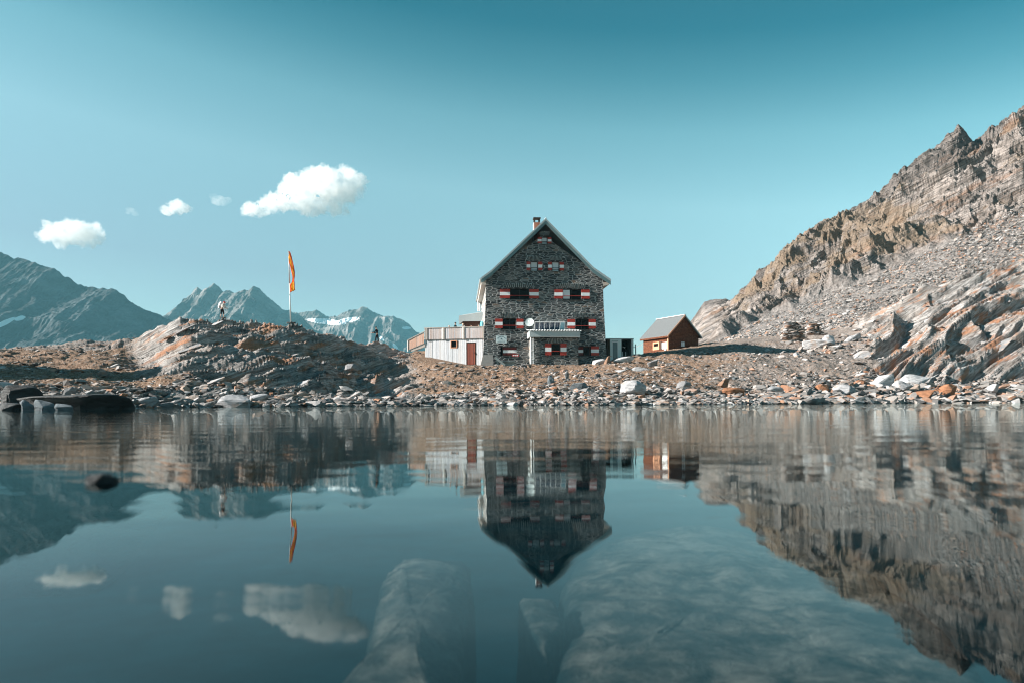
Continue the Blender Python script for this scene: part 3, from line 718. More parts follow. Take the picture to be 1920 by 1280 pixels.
boulder(466, 506, 728, 741, 30, 'flat pale slab right of the blocky boulder below the knoll', 'pale', 2, .4, depth=.6)
boulder(118, 138, 712, 732, 23, 'upright stone leaning on the left shore', 'grey', 11, .9, .5)
boulder(222, 242, 733, 746, 22, 'small rounded pale stone above the end of the black slab', 'pink', 12, .2)
boulder(556, 578, 724, 737, 33, 'small pinkish stone on the shore right of the knoll', 'pink', 1, .5)
boulder(643, 672, 674, 686, 53, 'round grey boulder in the dip between the two dark flanks', 'grey', 10, .4)
boulder(1163, 1215, 709, 733, 41, 'big rounded pale boulder on the shore, largest below the brown hut', 'pale', 10, .2)
boulder(1069, 1108, 717, 735, 40, 'blue-grey boulder on the shore below the basement windows', 'blue', 13, .2)
boulder(1036, 1068, 722, 735, 39.5, 'pinkish flat boulder left of the blue-grey one below the house', 'pink', 3, .2)
boulder(1132, 1151, 670, 686, 60, 'brown angular boulder beside the right corner of the house', 'brown', 6, .6, .5)
boulder(1112, 1140, 672, 683, 60.5, 'white rounded boulder against the right corner of the house', 'white', 2, .2)
boulder(1150, 1190, 668, 679, 60.5, 'long white slab in front of the metal shed', 'white', 4, .2, .12, depth=.5)
boulder(1143, 1188, 692, 701, 52, 'long thin pale slab lying on the slope below the metal shed', 'white', 5, .1, .1, depth=.3)
boulder(1182, 1228, 688, 699, 53, 'second long pale slab just right on the slope below the hut', 'pale', 9, .1, .15, depth=.3)
boulder(1214, 1236, 676, 691, 57, 'grey boulder on the slope below the left corner of the hut', 'grey', 0, .4)
boulder(1060, 1068, 694, 709, 48, 'small stone standing upright below the porch', 'grey', 1, .2)
boulder(1027, 1040, 697, 713, 46, 'blue-grey stone standing upright below the house', 'blue', 8, .2)
boulder(1270, 1298, 707, 719, 46, 'smooth grey boulder on the bare slope below the hut', 'grey', 10, .1, .12)
boulder(1348, 1379, 695, 709, 47, 'brown block sitting alone on the bare gravel slope', 'brown', 6, .2, .08)
boulder(1439, 1474, 715, 729, 46, 'wedge of pale rock on the gravel near the shore below the stone pile', 'pale', 4, .4, -.2)
boulder(1355, 1398, 727, 741, 43.5, 'rust coloured flat boulder on the shore below the gravel slope', 'rust', 11, .2, depth=.6)
boulder(1532, 1562, 718, 733, 47.5, 'rust block at the left end of the pale slabs on the right shore', 'rust', 7, .3)
boulder(1562, 1612, 722, 742, 47, 'big smooth pale boulder on the right shore', 'pale', 10, .3)
boulder(1578, 1606, 709, 722, 50, 'rounded pale boulder above the big smooth one on the right shore', 'pink', 12, .3)
boulder(1632, 1682, 694, 722, 51.5, 'white sunlit slab at the foot of the right outcrop', 'white', 4, .2, .25)
boulder(1676, 1720, 698, 718, 51, 'grey-white slab right beside the white sunlit one', 'pale', 9, .1, .2)
boulder(1712, 1780, 712, 734, 49, 'broad rust boulder among the pale slabs on the right shore', 'rust', 5, .1, .2)
boulder(1760, 1801, 705, 724, 50.5, 'orange-brown block behind the broad rust boulder', 'rust', 3, .4)
boulder(1686, 1760, 686, 712, 54, 'long white slab leaning up the right outcrop', 'white', 9, .1, .3, depth=.5)
boulder(1855, 1886, 697, 711, 51, 'pale block with a dark side near the right edge', 'pale', 6, .3)
boulder(1820, 1990, 737, 753, 48.2, 'long flat slab at the waterline at the right edge', 'pink', 2, .05, .04, depth=.25)
boulder(1585, 1668, 741, 753, 44.5, 'flat pale slab at the waterline of the right shore', 'pale', 5, .05, depth=.3)
boulder(1508, 1575, 650, 668, 73, 'pale rounded boulder in front of the stone pile', 'white', 12, .2)
boulder(1545, 1572, 636, 657, 75, 'white blocky boulder right of the stone pile', 'white', 7, .5)
boulder(1578, 1618, 636, 653, 75, 'slanting white slab left of the outcrop foot', 'pale', 4, .3, .4, depth=.5)
# stone in the near water
o = boulder(147, 210, 892, 911, CH * F / (905 - 3.5 - HY), 'small black stone breaking the water surface near the camera', 'dark', 10, .4)
o.location.z = -.004
# rock scree scattered on the mountainside
def scree_rocks():
    r = np.random.default_rng(12); N = 46000
    x = r.uniform(1290, 2050, N); s = r.uniform(.02, .6, N); u = (x - CX) / F
    lim = np.interp(x, [1200, 1310, 1420, 1600, 1750, 1920, 2600], [.1, .22, .42, .50, .52, .56, .6])
    k = s < lim + .02; u, s = u[k], s[k]
    Y, Z = mount_surface(u, s); X = u * Y
    S = np.clip(.19 * np.exp(r.normal(0, .5, len(X))), .1, .9)
    scatter('mountain_scree', X - .2, Y - .2, Z + .1 + S * .15, S, -.4, r.random(len(X)), M['stone_m'], 'grey scree of broken rock covering the lower mountainside', 8)
scree_rocks()
# tilted bedrock slabs
def slab(x, Y, L, kind, tilt, label, group, tpl, wy=.5):
    u = (x - CX) / F; X = u * Y; z = float(ground_h(np.array([X]), np.array([Y]))[0])
    key = 'boulder_' + kind; me = SM[tpl % len(SM)].copy(); me.materials.clear(); me.materials.append(M[key])
    C = np.array([v.co[:] for v in me.vertices]); C = (C - C.min(0)) / (C.max(0) - C.min(0)) - .5
    C = C * np.array([L, L * wy, L * random.uniform(.07, .13)]); me.vertices.foreach_set('co', C.astype(np.float32).ravel()); me.update()
    o = bpy.data.objects.new('flat_boulder', me); COL.objects.link(o); o.location = (X, Y, z - L * .012)
    o.rotation_euler = (R(random.uniform(16, 28)), -R(tilt + random.uniform(-5, 5)), R(random.uniform(-8, 8)))
    return props(o, label, 'rock slab', group)
rr_ = random.Random(5)
for k in range(26):
    x = rr_.uniform(1610, 1985); fx = (x - 1600) / 320; Y = rr_.uniform(59, 64 + 26 * min(1, fx + .25))
    slab(x, Y, rr_.uniform(1.0, 2.8), rr_.choice(('pale', 'pink', 'grey', 'grey', 'pale', 'pink', 'brown')), 27, 'weathered slab lying along the tilted bedrock of the right outcrop', 'tilted slabs on the right outcrop', rr_.randrange(14), .4)
for k in range(22):
    x = rr_.uniform(270, 560); Y = rr_.uniform(34, 58)
    slab(x, Y, rr_.uniform(.6, 2.0), rr_.choice(('pale', 'grey', 'grey', 'pink', 'pale', 'brown')), 20, 'weathered slab lying along the layered rock of the knoll', 'tilted slabs on the rocky knoll', rr_.randrange(14), .5)
# dry stone pile
def stone_stack(x0, x1, ytop, ybot, Y, label, seed, topper=False):
    r = random.Random(seed); mb = bmesh.new(); W = (x1 - x0) / F * Y; H = (ybot - ytop) / F * Y
    V0 = []; F0 = []; A = []; off = 0; z = 0
    while z < H:
        h = r.uniform(.10, .2); f = 1 - .35 * (z / H) ** 1.5; xx = -W / 2 * f
        while xx < W / 2 * f:
            w = r.uniform(.35, 1.0)
            for yy in (0, .55):
                V, Fc = TPL[r.randrange(len(TPL))]
                V = (V / np.abs(V).max(0)) * np.array([w * .56, .42, h * .58])
                a = r.gauss(0, .12); V = V @ np.array(Matrix.Rotation(a, 3, 'Z') @ Matrix.Rotation(r.gauss(0, .05), 3, 'Y')).T
                V0.append(V + np.array([xx + w / 2 + r.gauss(0, .06), yy + r.gauss(0, .08), z + h / 2])); F0.append(Fc + off); off += len(V); A.append(np.full(len(V), r.uniform(.5, .88)))
            xx += w * .95
        z += h * .95
    me = np_mesh('dry_stone_pile', np.concatenate(V0), np.concatenate(F0), False, dict(rnd=np.concatenate(A)))
    c = P((x0 + x1) / 2, ybot, Y); return link('dry_stone_pile', me, M['stone_m'], loc=c, label=label, cat='stone pile')
stone_stack(1466, 1508, 606, 645, 80, 'pile of stacked flat stones at the foot of the scree, the taller left one', 1)
stone_stack(1514, 1540, 609, 628, 83, 'small stack of reddish flat stones right behind the taller pile', 2)
# ------------------------------------------------------------------ stone house
HYD = 65.0; PXM = HYD / F
def hx(x): return (x - 1023.0) * PXM
def hz(y): return zz(HYD, y)
house = empty('stone_house', ((1023 - CX) / F * HYD, HYD, 0), R(4.5), label='tall dark stone mountain house with steep gable and red and white shutters', cat='house')
X0, X1 = hx(912), hx(1133.5); ZB = hz(690); ZE = hz(529); DEP = 12.8; ZA = hz(419)
roofL = [(hx(903) , hz(524)), (hx(922), hz(510)), (hx(1023.7), hz(413))]
roofR = [(hx(1023.7), hz(413)), (hx(1113.5), hz(503)), (hx(1146), hz(525))]
openings = [  # x0,x1,y0,y1 in photo px
 (1017, 1028, 444.5, 458), (996, 1009.5, 490.5, 508.5), (1036.5, 1050, 490.5, 508.5),
 (957, 993, 542, 562.5), (1056.5, 1091.5, 542, 562.5), (943, 969, 597.5, 618.5), (1079.5, 1105.5, 597.5, 618.5),
 (942.5, 971.5, 650, 666.5), (1080.5, 1108, 649, 666.5)]
def batter(v):
    k = max(0, min(1, (hz(556) - v.z) / (hz(556) - ZB)))
    v.x += math.copysign(.36 * k * min(1, abs(v.x) / 5.6), v.x)
def grid_wall(xs0, xs1, z0, z1, ops, y=0.0, depth=.34, clip=None, bat=True, step=.7):
    bm = bmesh.new()
    xs = sorted({xs0, xs1, *[o[0] for o in ops], *[o[1] for o in ops]}); zs = sorted({z0, z1, *[o[2] for o in ops], *[o[3] for o in ops]})
    def refine(a):
        r = []
        for p, q in zip(a, a[1:]):
            n = max(1, int((q - p) / step)); r += [p + (q - p) * k / n for k in range(n)]
        return r + [a[-1]]
    xs, zs = refine(xs), refine(zs)
    for a, b in zip(xs, xs[1:]):
        for c, d in zip(zs, zs[1:]):
            m, n = (a + b) / 2, (c + d) / 2
            if any(o[0] < m < o[1] and o[2] < n < o[3] for o in ops): continue
            bm.faces.new([bm.verts.new(p) for p in ((a, y, c), (b, y, c), (b, y, d), (a, y, d))])
    for o in ops:
        q = [(o[0], o[2]), (o[1], o[2]), (o[1], o[3]), (o[0], o[3])]
        for i in range(4):
            (a, c), (b, d) = q[i], q[(i + 1) % 4]
            bm.faces.new([bm.verts.new(p) for p in ((a, y, c), (a, y + depth, c), (b, y + depth, d), (b, y, d))])
    bmesh.ops.remove_doubles(bm, verts=bm.verts[:], dist=.0005)
    if clip:
        for co, no in clip: bmesh.ops.bisect_plane(bm, geom=bm.verts[:] + bm.edges[:] + bm.faces[:], plane_co=co, plane_no=no, clear_outer=True)
    if bat:
        for v in bm.verts: batter(v.co)
    return bm
def bm_obj(bm, name, mats, parent=None, **k):
    mb = MB(); mb.bm.free(); mb.bm = bm; return mb.build(name, mats, parent, **k)
apex = hz(421)
def clipplane(p, q, side):
    d = Vector((q[0] - p[0], 0, q[1] - p[1])).normalized(); n = Vector((-d.z, 0, d.x))
    if n.z < 0: n = -n
    return (Vector((p[0], 0, p[1] - .12)), n)
kL, kR = roofL[1], roofR[1]
clips = [clipplane(kL, roofL[2], -1), clipplane(kR, roofR[0], 1), clipplane(roofL[0], roofL[1], -1), clipplane(roofR[1], roofR[2], 1)]
ops = [(hx(a), hx(b), hz(d), hz(c)) for a, b, c, d in openings]
bm_obj(grid_wall(X0, X1, ZB, hz(410), ops, clip=clips), 'front_wall', M['masonry'], house)
bm = grid_wall(X0, X1, ZB, hz(410), [], y=DEP, clip=clips); bm_obj(bm, 'back_wall', M['masonry_lit'], house)
for nm, xx in (('side_wall', X0), ('side_wall', X1)):
    bm = bmesh.new(); n = 12; zs = [ZB + (hz(522) - ZB) * k / n for k in range(n + 1)]
    rows = [[bm.verts.new((xx, y, z)) for z in zs] for y in [DEP * j / 12 for j in range(13)]]
    for r0, r1 in zip(rows, rows[1:]):
        for k in range(n): bm.faces.new((r0[k], r1[k], r1[k + 1], r0[k + 1]))
    for v in bm.verts: batter(v.co)
    bm_obj(bm, nm, M['masonry_lit'], house)
MB().box((X0 + .4, .45, ZB), (X1 - .4, DEP - .4, hz(530))).build('interior', M['black'], house)
# roof
def roof_slab(pts, th, y0, y1, name, mats, nrmup=True):
    mb = MB(); lo = [(x, z - th) for x, z in pts]
    poly = [(x, y0, z) for x, z in pts] + [(x, y0, z) for x, z in lo[::-1]]
    mb.prism(poly, (0, y1 - y0, 0)); return mb.build(name, mats, house)
OH = .45
roof_slab(roofL, .16, -OH, DEP + OH, 'roof', M['zinc']); roof_slab(roofR, .16, -OH, DEP + OH, 'roof', M['zinc'])
for side, pts in ((-1, roofL), (1, roofR)):
    d = lambda k: [(x, z - k) for x, z in pts]
    a, b = d(.16), d(.52); mb = MB(); mb.prism([(x, -OH - .03, z) for x, z in a] + [(x, -OH - .03, z) for x, z in b[::-1]], (0, .06, 0)); mb.build('bargeboard', M['verge'], house)
    a, b = d(-.03), d(.17); mb = MB(); mb.prism([(x, -OH - .06, z) for x, z in a] + [(x, -OH - .06, z) for x, z in b[::-1]], (0, .05, 0)); mb.build('verge_flashing', M['verge_hi'], house)
xe, ze = roofL[0]; mb = MB()
mb.prism([(xe + .02, 0, ze - .17), (xe + .02, 0, ze - .55), (X0 + .02, 0, ze - .60), (X0 + .02, 0, ze - .17)], (0, DEP, 0)); mb.build('eave_soffit', M['soffit'], house)
xe, ze = roofR[2]; mb = MB()
mb.prism([(xe - .05, 0, ze - .17), (xe - .05, 0, ze - .40), (X1 - .02, 0, ze - .55), (X1 - .02, 0, ze - .17)], (0, DEP, 0)); mb.build('eave_soffit', M['soffit'], house)
mb = MB(); mb.tube((roofL[0][0] - .06, -OH, roofL[0][1] - .12), (roofL[0][0] - .06, DEP + OH, roofL[0][1] - .16), .09); mb.build('gutter', M['zinc'], house)
# ridge tiles
mb = MB(); mb.tube((hx(1023.7), -OH, hz(413) + .02), (hx(1023.7), DEP + OH, hz(413) + .02), .09); mb.build('ridge_cap', M['zinc'], house, smooth=True)
# chimney
yc = 3.0; Yc = HYD + yc; cxm = hx(1008.3) + (1008.3 - CX) / F * yc + yc * math.sin(R(4)) ; zt = zz(Yc, 410); w = .30
ch = MB().box((cxm - w, yc - .3, zt - 3.2), (cxm + w, yc + .3, zt - .48)).build('chimney', M['brick'], house)
mb = MB()
for sx in (-1, 1):
    for sy in (-1, 1): mb.box((cxm + sx * .24 - .06, yc + sy * .24 - .06, zt - .48), (cxm + sx * .24 + .06, yc + sy * .24 + .06, zt - .1))
mb.box((cxm - .36, yc - .36, zt - .1), (cxm + .36, yc + .36, zt)); mb.build('chimney_cap', M['dkwood'], ch)
MB().box((cxm - w - .035, yc - .3, zt - 3.2), (cxm - w - .002, yc + .3, zt - .5)).build('chimney_white_face', M['white'], ch)  # white sheet over the left face of the stack
def shutter(x0, x1, z0, z1, y=-.07, kind='rwr', parent=house, lab=None):
    mb = MB(); h = z1 - z0; cuts = [0, .30, .66, 1]
    for i, m in ((0, 0), (1, 1), (2, 0)):
        mb.mi = m; mb.box((x0, y, z0 + h * cuts[i]), (x1, y + .05, z0 + h * cuts[i + 1]))
    mb.mi = 2; mb.box((x0 + .05, y - .012, z0 + h * .2), (x0 + .09, y, z0 + h * .3))
    o = mb.build('shutter', [M['red'] if kind == 'rwr' else M['dkred'], M['white'], M['blackframe']], parent)
    if lab: o['label'] = lab
    return o
def window(x0, x1, z0, z1, style, y=.18, parent=house, mull=1):
    t = .05; mb = MB()
    mb.box((x0, y, z0), (x0 + t, y + .06, z1)).box((x1 - t, y, z0), (x1, y + .06, z1)).box((x0 + t, y, z0), (x1 - t, y + .06, z0 + t)).box((x0 + t, y, z1 - t), (x1 - t, y + .06, z1))
    n = mull
    for k in range(1, n + 1):
        xm = x0 + (x1 - x0) * k / (n + 1); mb.box((xm - .025, y, z0 + t), (xm + .025, y + .06, z1 - t))
    if style == 'white':
        zm = z0 + (z1 - z0) * .36; mb.box((x0 + t, y + .001, zm - .02), (x1 - t, y + .059, zm + .03))
        zm = z0 + (z1 - z0) * .2; mb.box((x0 + t, y + .001, zm - .02), (x1 - t, y + .059, zm + .02))
    o = mb.build('window', M['blackframe'] if style != 'brown' else M['frame'], parent)
    MB().box((x0 + t, y + .03, z0 + t), (x1 - t, y + .04, z1 - t)).build('pane', M['curtain'] if style == 'white' else M['glass'], o)
    MB().box((x0 - .06, -.06, z0 - .07), (x1 + .06, y + .02, z0 - .002)).build('sill', M['voussoir'], o)
    return o
def arch(xc, w, z0, h, n, parent=house, y=-.035):
    """splayed soldier course over an opening"""
    mb = MB(); r = random.Random(int(xc * 97)); 
    for k in range(n):
        t = (k + .5) / n * 2 - 1; a = t * R(20); bw = w / n * .29; hh = h * r.uniform(.8, 1.1)
        x = xc + t * w / 2
        p = [(-bw, 0), (bw, 0), (bw * 1.25, hh), (-bw * 1.25, hh)]
        mb.prism([(x + px * math.cos(a) + pz * math.sin(a), y - r.uniform(0, .05), z0 + pz * math.cos(a) - px * math.sin(a)) for px, pz in p], (0, .12, 0))
    o = mb.build('window_arch', M['voussoir'], parent)
    mb = MB(); a = R(20); c, s = math.cos(a), math.sin(a)
    mb.prism([(xc - w / 2, -.012, z0), (xc + w / 2, -.012, z0), (xc + w / 2 + s * h, -.012, z0 + h * c), (xc, -.012, z0 + h), (xc - w / 2 - s * h, -.012, z0 + h * c)], (0, .01, 0)); mb.build('mortar_bed', M['mortar'], o)
sty = ['white', 'white', 'white', 'dark', 'dark', 'dark', 'dark', 'brown', 'brown']
shut = [((1009, 1017), (1028, 1035.5)), ((988, 995.5), (1010, 1018)), ((1028.5, 1036), (1050.5, 1058.7)),
 ((938, 957), (993, 1011)), ((1040.5, 1056.5), (1091.5, 1107.5)), ((929, 943), (969, 982)), ((1065, 1079.5), (1105.5, 1119)), None, None]
for (a, b, c, d), st_, sh in zip(openings, sty, shut):
    x0, x1, z1, z0 = hx(a), hx(b), hz(c), hz(d)
    w_ = window(x0, x1, z0, z1, st_, mull=0 if st_ == 'white' else 1)
    if sh:
        for (p, q) in sh: shutter(hx(p) + .01, hx(q) - .01, z0 + (.05 if st_ == 'white' else .12), z1 - .06)
        if st_ == 'dark':
            MB().tube((x0 - .1, -.05, z0 + (z1 - z0) * .36), (x1 + .1, -.05, z0 + (z1 - z0) * .36), .025).build('window_bar', M['red'], house)
    arch((x0 + x1) / 2, (x1 - x0) * (1.35 if st_ == 'dark' else 1.5), z1 + .12, .40, 13 if st_ == 'dark' else 9) if st_ != 'brown' else None
# white blind in the right window of the second row
MB().box((hx(1057.5), .10, hz(560)), (hx(1070), .13, hz(543.5))).build('window_blind', M['curtain'], house)
# basement windows
shutter(hx(943.5), hx(957), hz(665.5), hz(651.5), y=.06, kind='d'); shutter(hx(957.2), hx(970.5), hz(665.5), hz(651.5), y=.06, kind='d')
shutter(hx(1081.5), hx(1095), hz(665.5), hz(650.5), y=.06, kind='d'); shutter(hx(1109.5), hx(1124.5), hz(666), hz(649))
# porch bay
BX0, BX1 = hx(993), hx(1079.5); BD = 1.7
bo = [(hx(1029.5), hx(1046.5), hz(668), hz(647))]
bm = grid_wall(BX0, BX1, ZB, hz(630), bo, y=-BD, bat=False, depth=.25); bm_obj(bm, 'porch_wall', M['masonry'], house)
for xx in (BX0, BX1):
    bm = bmesh.new(); bm.faces.new([bm.verts.new(p) for p in ((xx, -BD, ZB), (xx, .02, ZB), (xx, .02, hz(630)), (xx, -BD, hz(630)))]); bm_obj(bm, 'porch_wall', M['masonry_lit'], house)
def sub(o, dy):
    o.location.y += dy; return o
kb = PXM * .974   # the bay stands nearer: keep its picture size
bw = window(*bo[0][:2], *bo[0][2:], 'brown', y=.14, mull=0); bw.location.y = -BD
MB().box((bo[0][0] + .06, .19, bo[0][2] + .06), (bo[0][1] - .06, .2, bo[0][3] - .06)).build('curtain', plain('brown_curtain', (.14, .07, .06), .8, .2, .4, 4), bw)
for p, q in ((1018, 1029.5), (1046.5, 1057.5)): sub(shutter(hx(p), hx(q), hz(668), hz(647)), -BD)
mb = MB(); mb.tube((bo[0][0], -BD - .05, hz(661)), (bo[0][1], -BD - .05, hz(661)), .03); mb.build('window_bar', M['red'], house)
ar0 = len(house.children); arch((bo[0][0] + bo[0][1]) / 2, 1.3, hz(646), .42, 10, y=-BD - .035)
for o in house.children:
    for c in o.children:
        if c.name.startswith('mortar_bed') and abs(o.data.vertices[0].co.y + BD) < .3: c.location.y = -BD
# porch roof: fascia box and corrugated sheet sloping back to the wall
PX0, PX1 = hx(989), hx(1081.5)
mb = MB(); mb.box((PX0, -BD - .4, hz(636)), (PX1, -BD - .33, hz(625))); mb.box((PX0, -BD - .33, hz(636)), (PX0 + .06, 0, hz(625))); mb.box((PX1 - .06, -BD - .33, hz(636)), (PX1, 0, hz(625)))
mb.box((PX0 + .06, -BD - .33, hz(636)), (PX1 - .06, -.01, hz(635))); mb.build('porch_fascia', M['zinc'], house)
bm = bmesh.new(); n = 120; rows = []
for yy, zo in ((-BD - .5, hz(624.3)), (0.0, hz(619.5))):
    rows.append([bm.verts.new((PX0 - .1 + (PX1 - PX0 + .2) * k / n, yy, zo + .045 * math.sin(k / n * math.pi * 2 * 19))) for k in range(n + 1)])
for k in range(n): bm.faces.new((rows[0][k], rows[0][k + 1], rows[1][k + 1], rows[1][k]))
o = bm_obj(bm, 'porch_roof', M['alu'], house); sm = o.modifiers.new('thick', 'SOLIDIFY'); sm.thickness = .03
for x in (992, 996):
    mb = MB(); mb.tube((hx(x), -BD - .12, ZB), (hx(x), -BD - .12, hz(629 if x < 995 else 622)), .05)
    for z in (hz(640), hz(660), hz(676)): mb.tube((hx(x), -BD - .12, z - .03), (hx(x), -BD - .12, z + .03), .07)
    mb.build('downpipe', M['white'], house, smooth=False)
# solar panels on the porch roof
for k in range(6):
    x = hx(1004.2 + k * 9.4); xo = .0; tl = R(34); mt = Matrix.Translation((x, -1.15, hz(622.5))) @ Matrix.Rotation(tl, 4, 'X')
    W, Hh = .20, .86
    p = MB().box((-W, -.015, 0), (W, .015, Hh), mt).build('solar_panel', M['panel_lt'] if k == 5 else M['panel'], house)
    if k == 5: p['label'] = 'pale blue solar panel at the right end'
    mb = MB()
    for a, b in (((-W - .03, -.03, -.03), (-W, .03, Hh + .03)), ((W, -.03, -.03), (W + .03, .03, Hh + .03)), ((-W, -.03, Hh), (W, .03, Hh + .03)), ((-W, -.03, -.03), (W, .03, 0))): mb.box(a, b, mt)
    mb.build('panel_frame', M['alu'], p)
# satellite dish
dc = Vector((hx(992), -.75, hz(607.3))); bm = bmesh.new()
for_rings = []
ax = Vector((-.25, -.93, .27)).normalized(); u_ = ax.orthogonal().normalized(); v_ = ax.cross(u_)
for i in range(7):
    r_ = .41 * i / 6
    for_rings.append([bm.verts.new(dc + ax * (r_ * r_ * .55) + r_ * (u_ * math.cos(k / 20 * 2 * math.pi) + v_ * math.sin(k / 20 * 2 * math.pi))) for k in range(20)] if i else [bm.verts.new(dc)])
for i in range(1, 6):
    for k in range(20): bm.faces.new((for_rings[i][k], for_rings[i][(k + 1) % 20], for_rings[i + 1][(k + 1) % 20], for_rings[i + 1][k]))
for k in range(20): bm.faces.new((for_rings[0][0], for_rings[1][(k + 1) % 20], for_rings[1][k]))
dish = bm_obj(bm, 'satellite_dish', M['dish'], house); sm = dish.modifiers.new('t', 'SOLIDIFY'); sm.thickness = .02
MB().tube(dc + Vector((0, .02, -.3)), dc + ax * .5 + Vector((0, 0, -.08)), .02).tube(dc + ax * .5 + Vector((0, 0, -.12)), dc + ax * .5 + Vector((0, 0, .02)), .04).build('feed_arm', M['alu'], dish)
MB().tube(dc + Vector((0, .05, 0)), (hx(992), 0.0, hz(612)), .03).build('dish_bracket', M['alu'], dish)
# cables and hooks on the front
mb = MB(); mb.tube((hx(974), -.05, hz(598)), (hx(971), -.05, hz(588)), .025); mb.build('cable_hook', M['white'], house)
# house sign
sg = MB().box((hx(930.2), -.14, hz(643.6)), (hx(950.2), -.09, hz(630.3))).build('house_sign', M['signw'], house, label='white sign board with arched lettering and a dark emblem')
xc = hx(940.2)
mb = MB()
for k in range(15):
    if k == 7: continue
    a = R(-52 + k * 104 / 14); c_, s_ = math.cos(a), math.sin(a); ctr = Vector((xc + .46 * s_, -.146, hz(641.5) + .50 * c_))
    mb.box((-.018, -.004, -.035), (.018, .004, .035), Matrix.Translation(ctr) @ Matrix.Rotation(a, 4, 'Y'))
for z, w_, g_ in ((hz(638.9), .30, .05), (hz(641.3), .36, .04)):
    x = xc - w_
    while x < xc + w_: mb.box((x, -.147, z - .014), (x + g_ * .6, -.141, z + .014)); x += g_
mb.build('sign_marks', M['ink'], sg)
mb = MB(); mb.tube((xc, -.15, hz(636)), (xc, -.141, hz(636)), .07, n=12); mb.build('emblem', M['ink'], sg)
mb = MB(); mb.mi = 0; mb.box((hx(960.5), -.13, hz(668.2)), (hx(973), -.10, hz(664.5))); s2 = mb.build('trail_sign', M['signred'], house, label='small red sign with white marks below the basement shutters')
mb = MB()
for a, b in ((961.5, 964.3), (965, 967.6), (968.4, 971.5)): mb.box((hx(a), -.136, hz(667.2)), (hx(b), -.131, hz(665.2)))
mb.build('white_marks', M['white'], s2)
# concrete ramp block and planks at the foot of the left corner
mb = MB(); y0 = -1.2
mb.prism([(hx(899.5), y0, ZB), (hx(924.5), y0, ZB), (hx(923), y0, hz(667)), (hx(905), y0, hz(667))], (0, 1.1, 0)); o = mb.build('concrete_block', M['concrete'], None, label='sloped concrete block at the left foot of the stone house', cat='concrete block')
o.matrix_world = house.matrix_basis.copy()
def place_local(o):
    o.matrix_world = house.matrix_basis.copy(); return o
mb = MB(); mb.box((-.6, -.03, -.1), (.6, .03, .1), Matrix.Translation((hx(936), -.9, hz(678))) @ Matrix.Rotation(R(38), 4, 'Y')); place_local(mb.build('plank', M['plaster'], None, label='white plank leaning at the foot of the left wall', cat='plank'))
mb = MB(); mb.box((hx(929), -.6, ZB), (hx(964), -.45, hz(679.5))).box((hx(929), -.9, hz(679.5)), (hx(964), -.3, hz(678))).box((hx(931), -.9, ZB), (hx(934), -.8, hz(679.5))); place_local(mb.build('bench', M['shed'], None, label='low dark bench beneath the basement window', cat='bench'))
# annex behind the house on the left: grey roof, brown wall
ann = empty('annex_building', (0, 0, 0), label='low annex with grey sloping roof behind the deck', cat='building')
YA = 72.0; q = lambda x, y, Y=YA: P(x, y, Y)
mb = MB(); mb.prism([q(861, 592), q(909, 584.5), q(909, 602), q(868.5, 602.5), q(860.5, 609)], (.3, 3.0, .5)); mb.build('annex_roof', M['zinc'], ann)
mb = MB(); mb.prism([q(868, 602.6, YA + .4), q(909, 602.1, YA + .4), q(909, 650, YA + .4), q(868, 650, YA + .4)], (0, 3, 0)); mb.build('annex_wall', M['frame'], ann)
for x in (897.3, 900.2): MB().tube(q(x, 584, 76), q(x, 560, 76), .09).build('vent_pipe', M['white'], ann)
# ------------------------------------------------------------------ deck building
dk = empty('deck_building', (0, 0, 0), label='low whitewashed timber building with a boarded roof deck, left of the stone house', cat='building')
OY = 65.6; RD = R(-11); OC = P(853, 690, OY)
def dx(x): return (x - 853) / F * OY
def dz(y): return zz(OY, y) - OC.z
dk.location = OC; dk.rotation_euler.z = RD
WX0, WX1 = dx(795.5), dx(911); D2 = 6.0; ZW = dz(634)
def boards(x0, x1, zb, zt, y, w, mat, name, parent, th=.03, holes=(), seed=1, gap=.012, zfun=None, zbfun=None):
    mb = MB(); r = random.Random(seed); x = x0
    while x < x1 - .01:
        ww = min(w * r.uniform(.85, 1.15), x1 - x); a, b = x + gap / 2, x + ww - gap / 2; yo = y - r.uniform(0, .018)
        segs = [(zb if zbfun is None else zbfun((a + b) / 2), (zt if zfun is None else zfun((a + b) / 2)) - r.uniform(0, .02))]
        for (hx0, hx1, hz0, hz1) in holes:
            if b > hx0 and a < hx1: segs = [s for p, q_ in segs for s in (((p, hz0), (hz1, q_)) if p < hz0 else ((hz1, q_),)) if s[1] > s[0]]
        for p, q_ in segs: mb.box((a, yo - th, p), (b, yo, q_))
        x += ww
    return mb.build(name, mat, parent)
wn = (dx(846.8), dx(857), dz(650.5), dz(639)); dn = (dx(877), dx(893.5), dz(692), dz(643))
boards(WX0, WX1, -.6, ZW, 0, .2, M['boards_w'], 'front_wall', dk, holes=[wn, dn])
boards2 = MB().box((WX0, .002, -.6), (WX0 + .05, D2, ZW)).box((WX0 + .05, D2 - .05, -.6), (WX1, D2, ZW)); boards2.build('rear_wall', M['boards_w'], dk)
MB().box((WX0 + .06, .3, -.6), (WX1, D2 - .06, ZW - .01)).build('interior', M['black'], dk)
MB().box((WX0 + .05, .002, -.6), (wn[0], .03, ZW - .01)).box((wn[1], .002, -.6), (dn[0], .03, ZW - .01)).box((dn[1], .002, -.6), (WX1, .03, ZW - .01)).box((wn[0], .002, wn[3]), (wn[1], .03, ZW - .01)).build('wall_backing', M['dkwood'], dk)
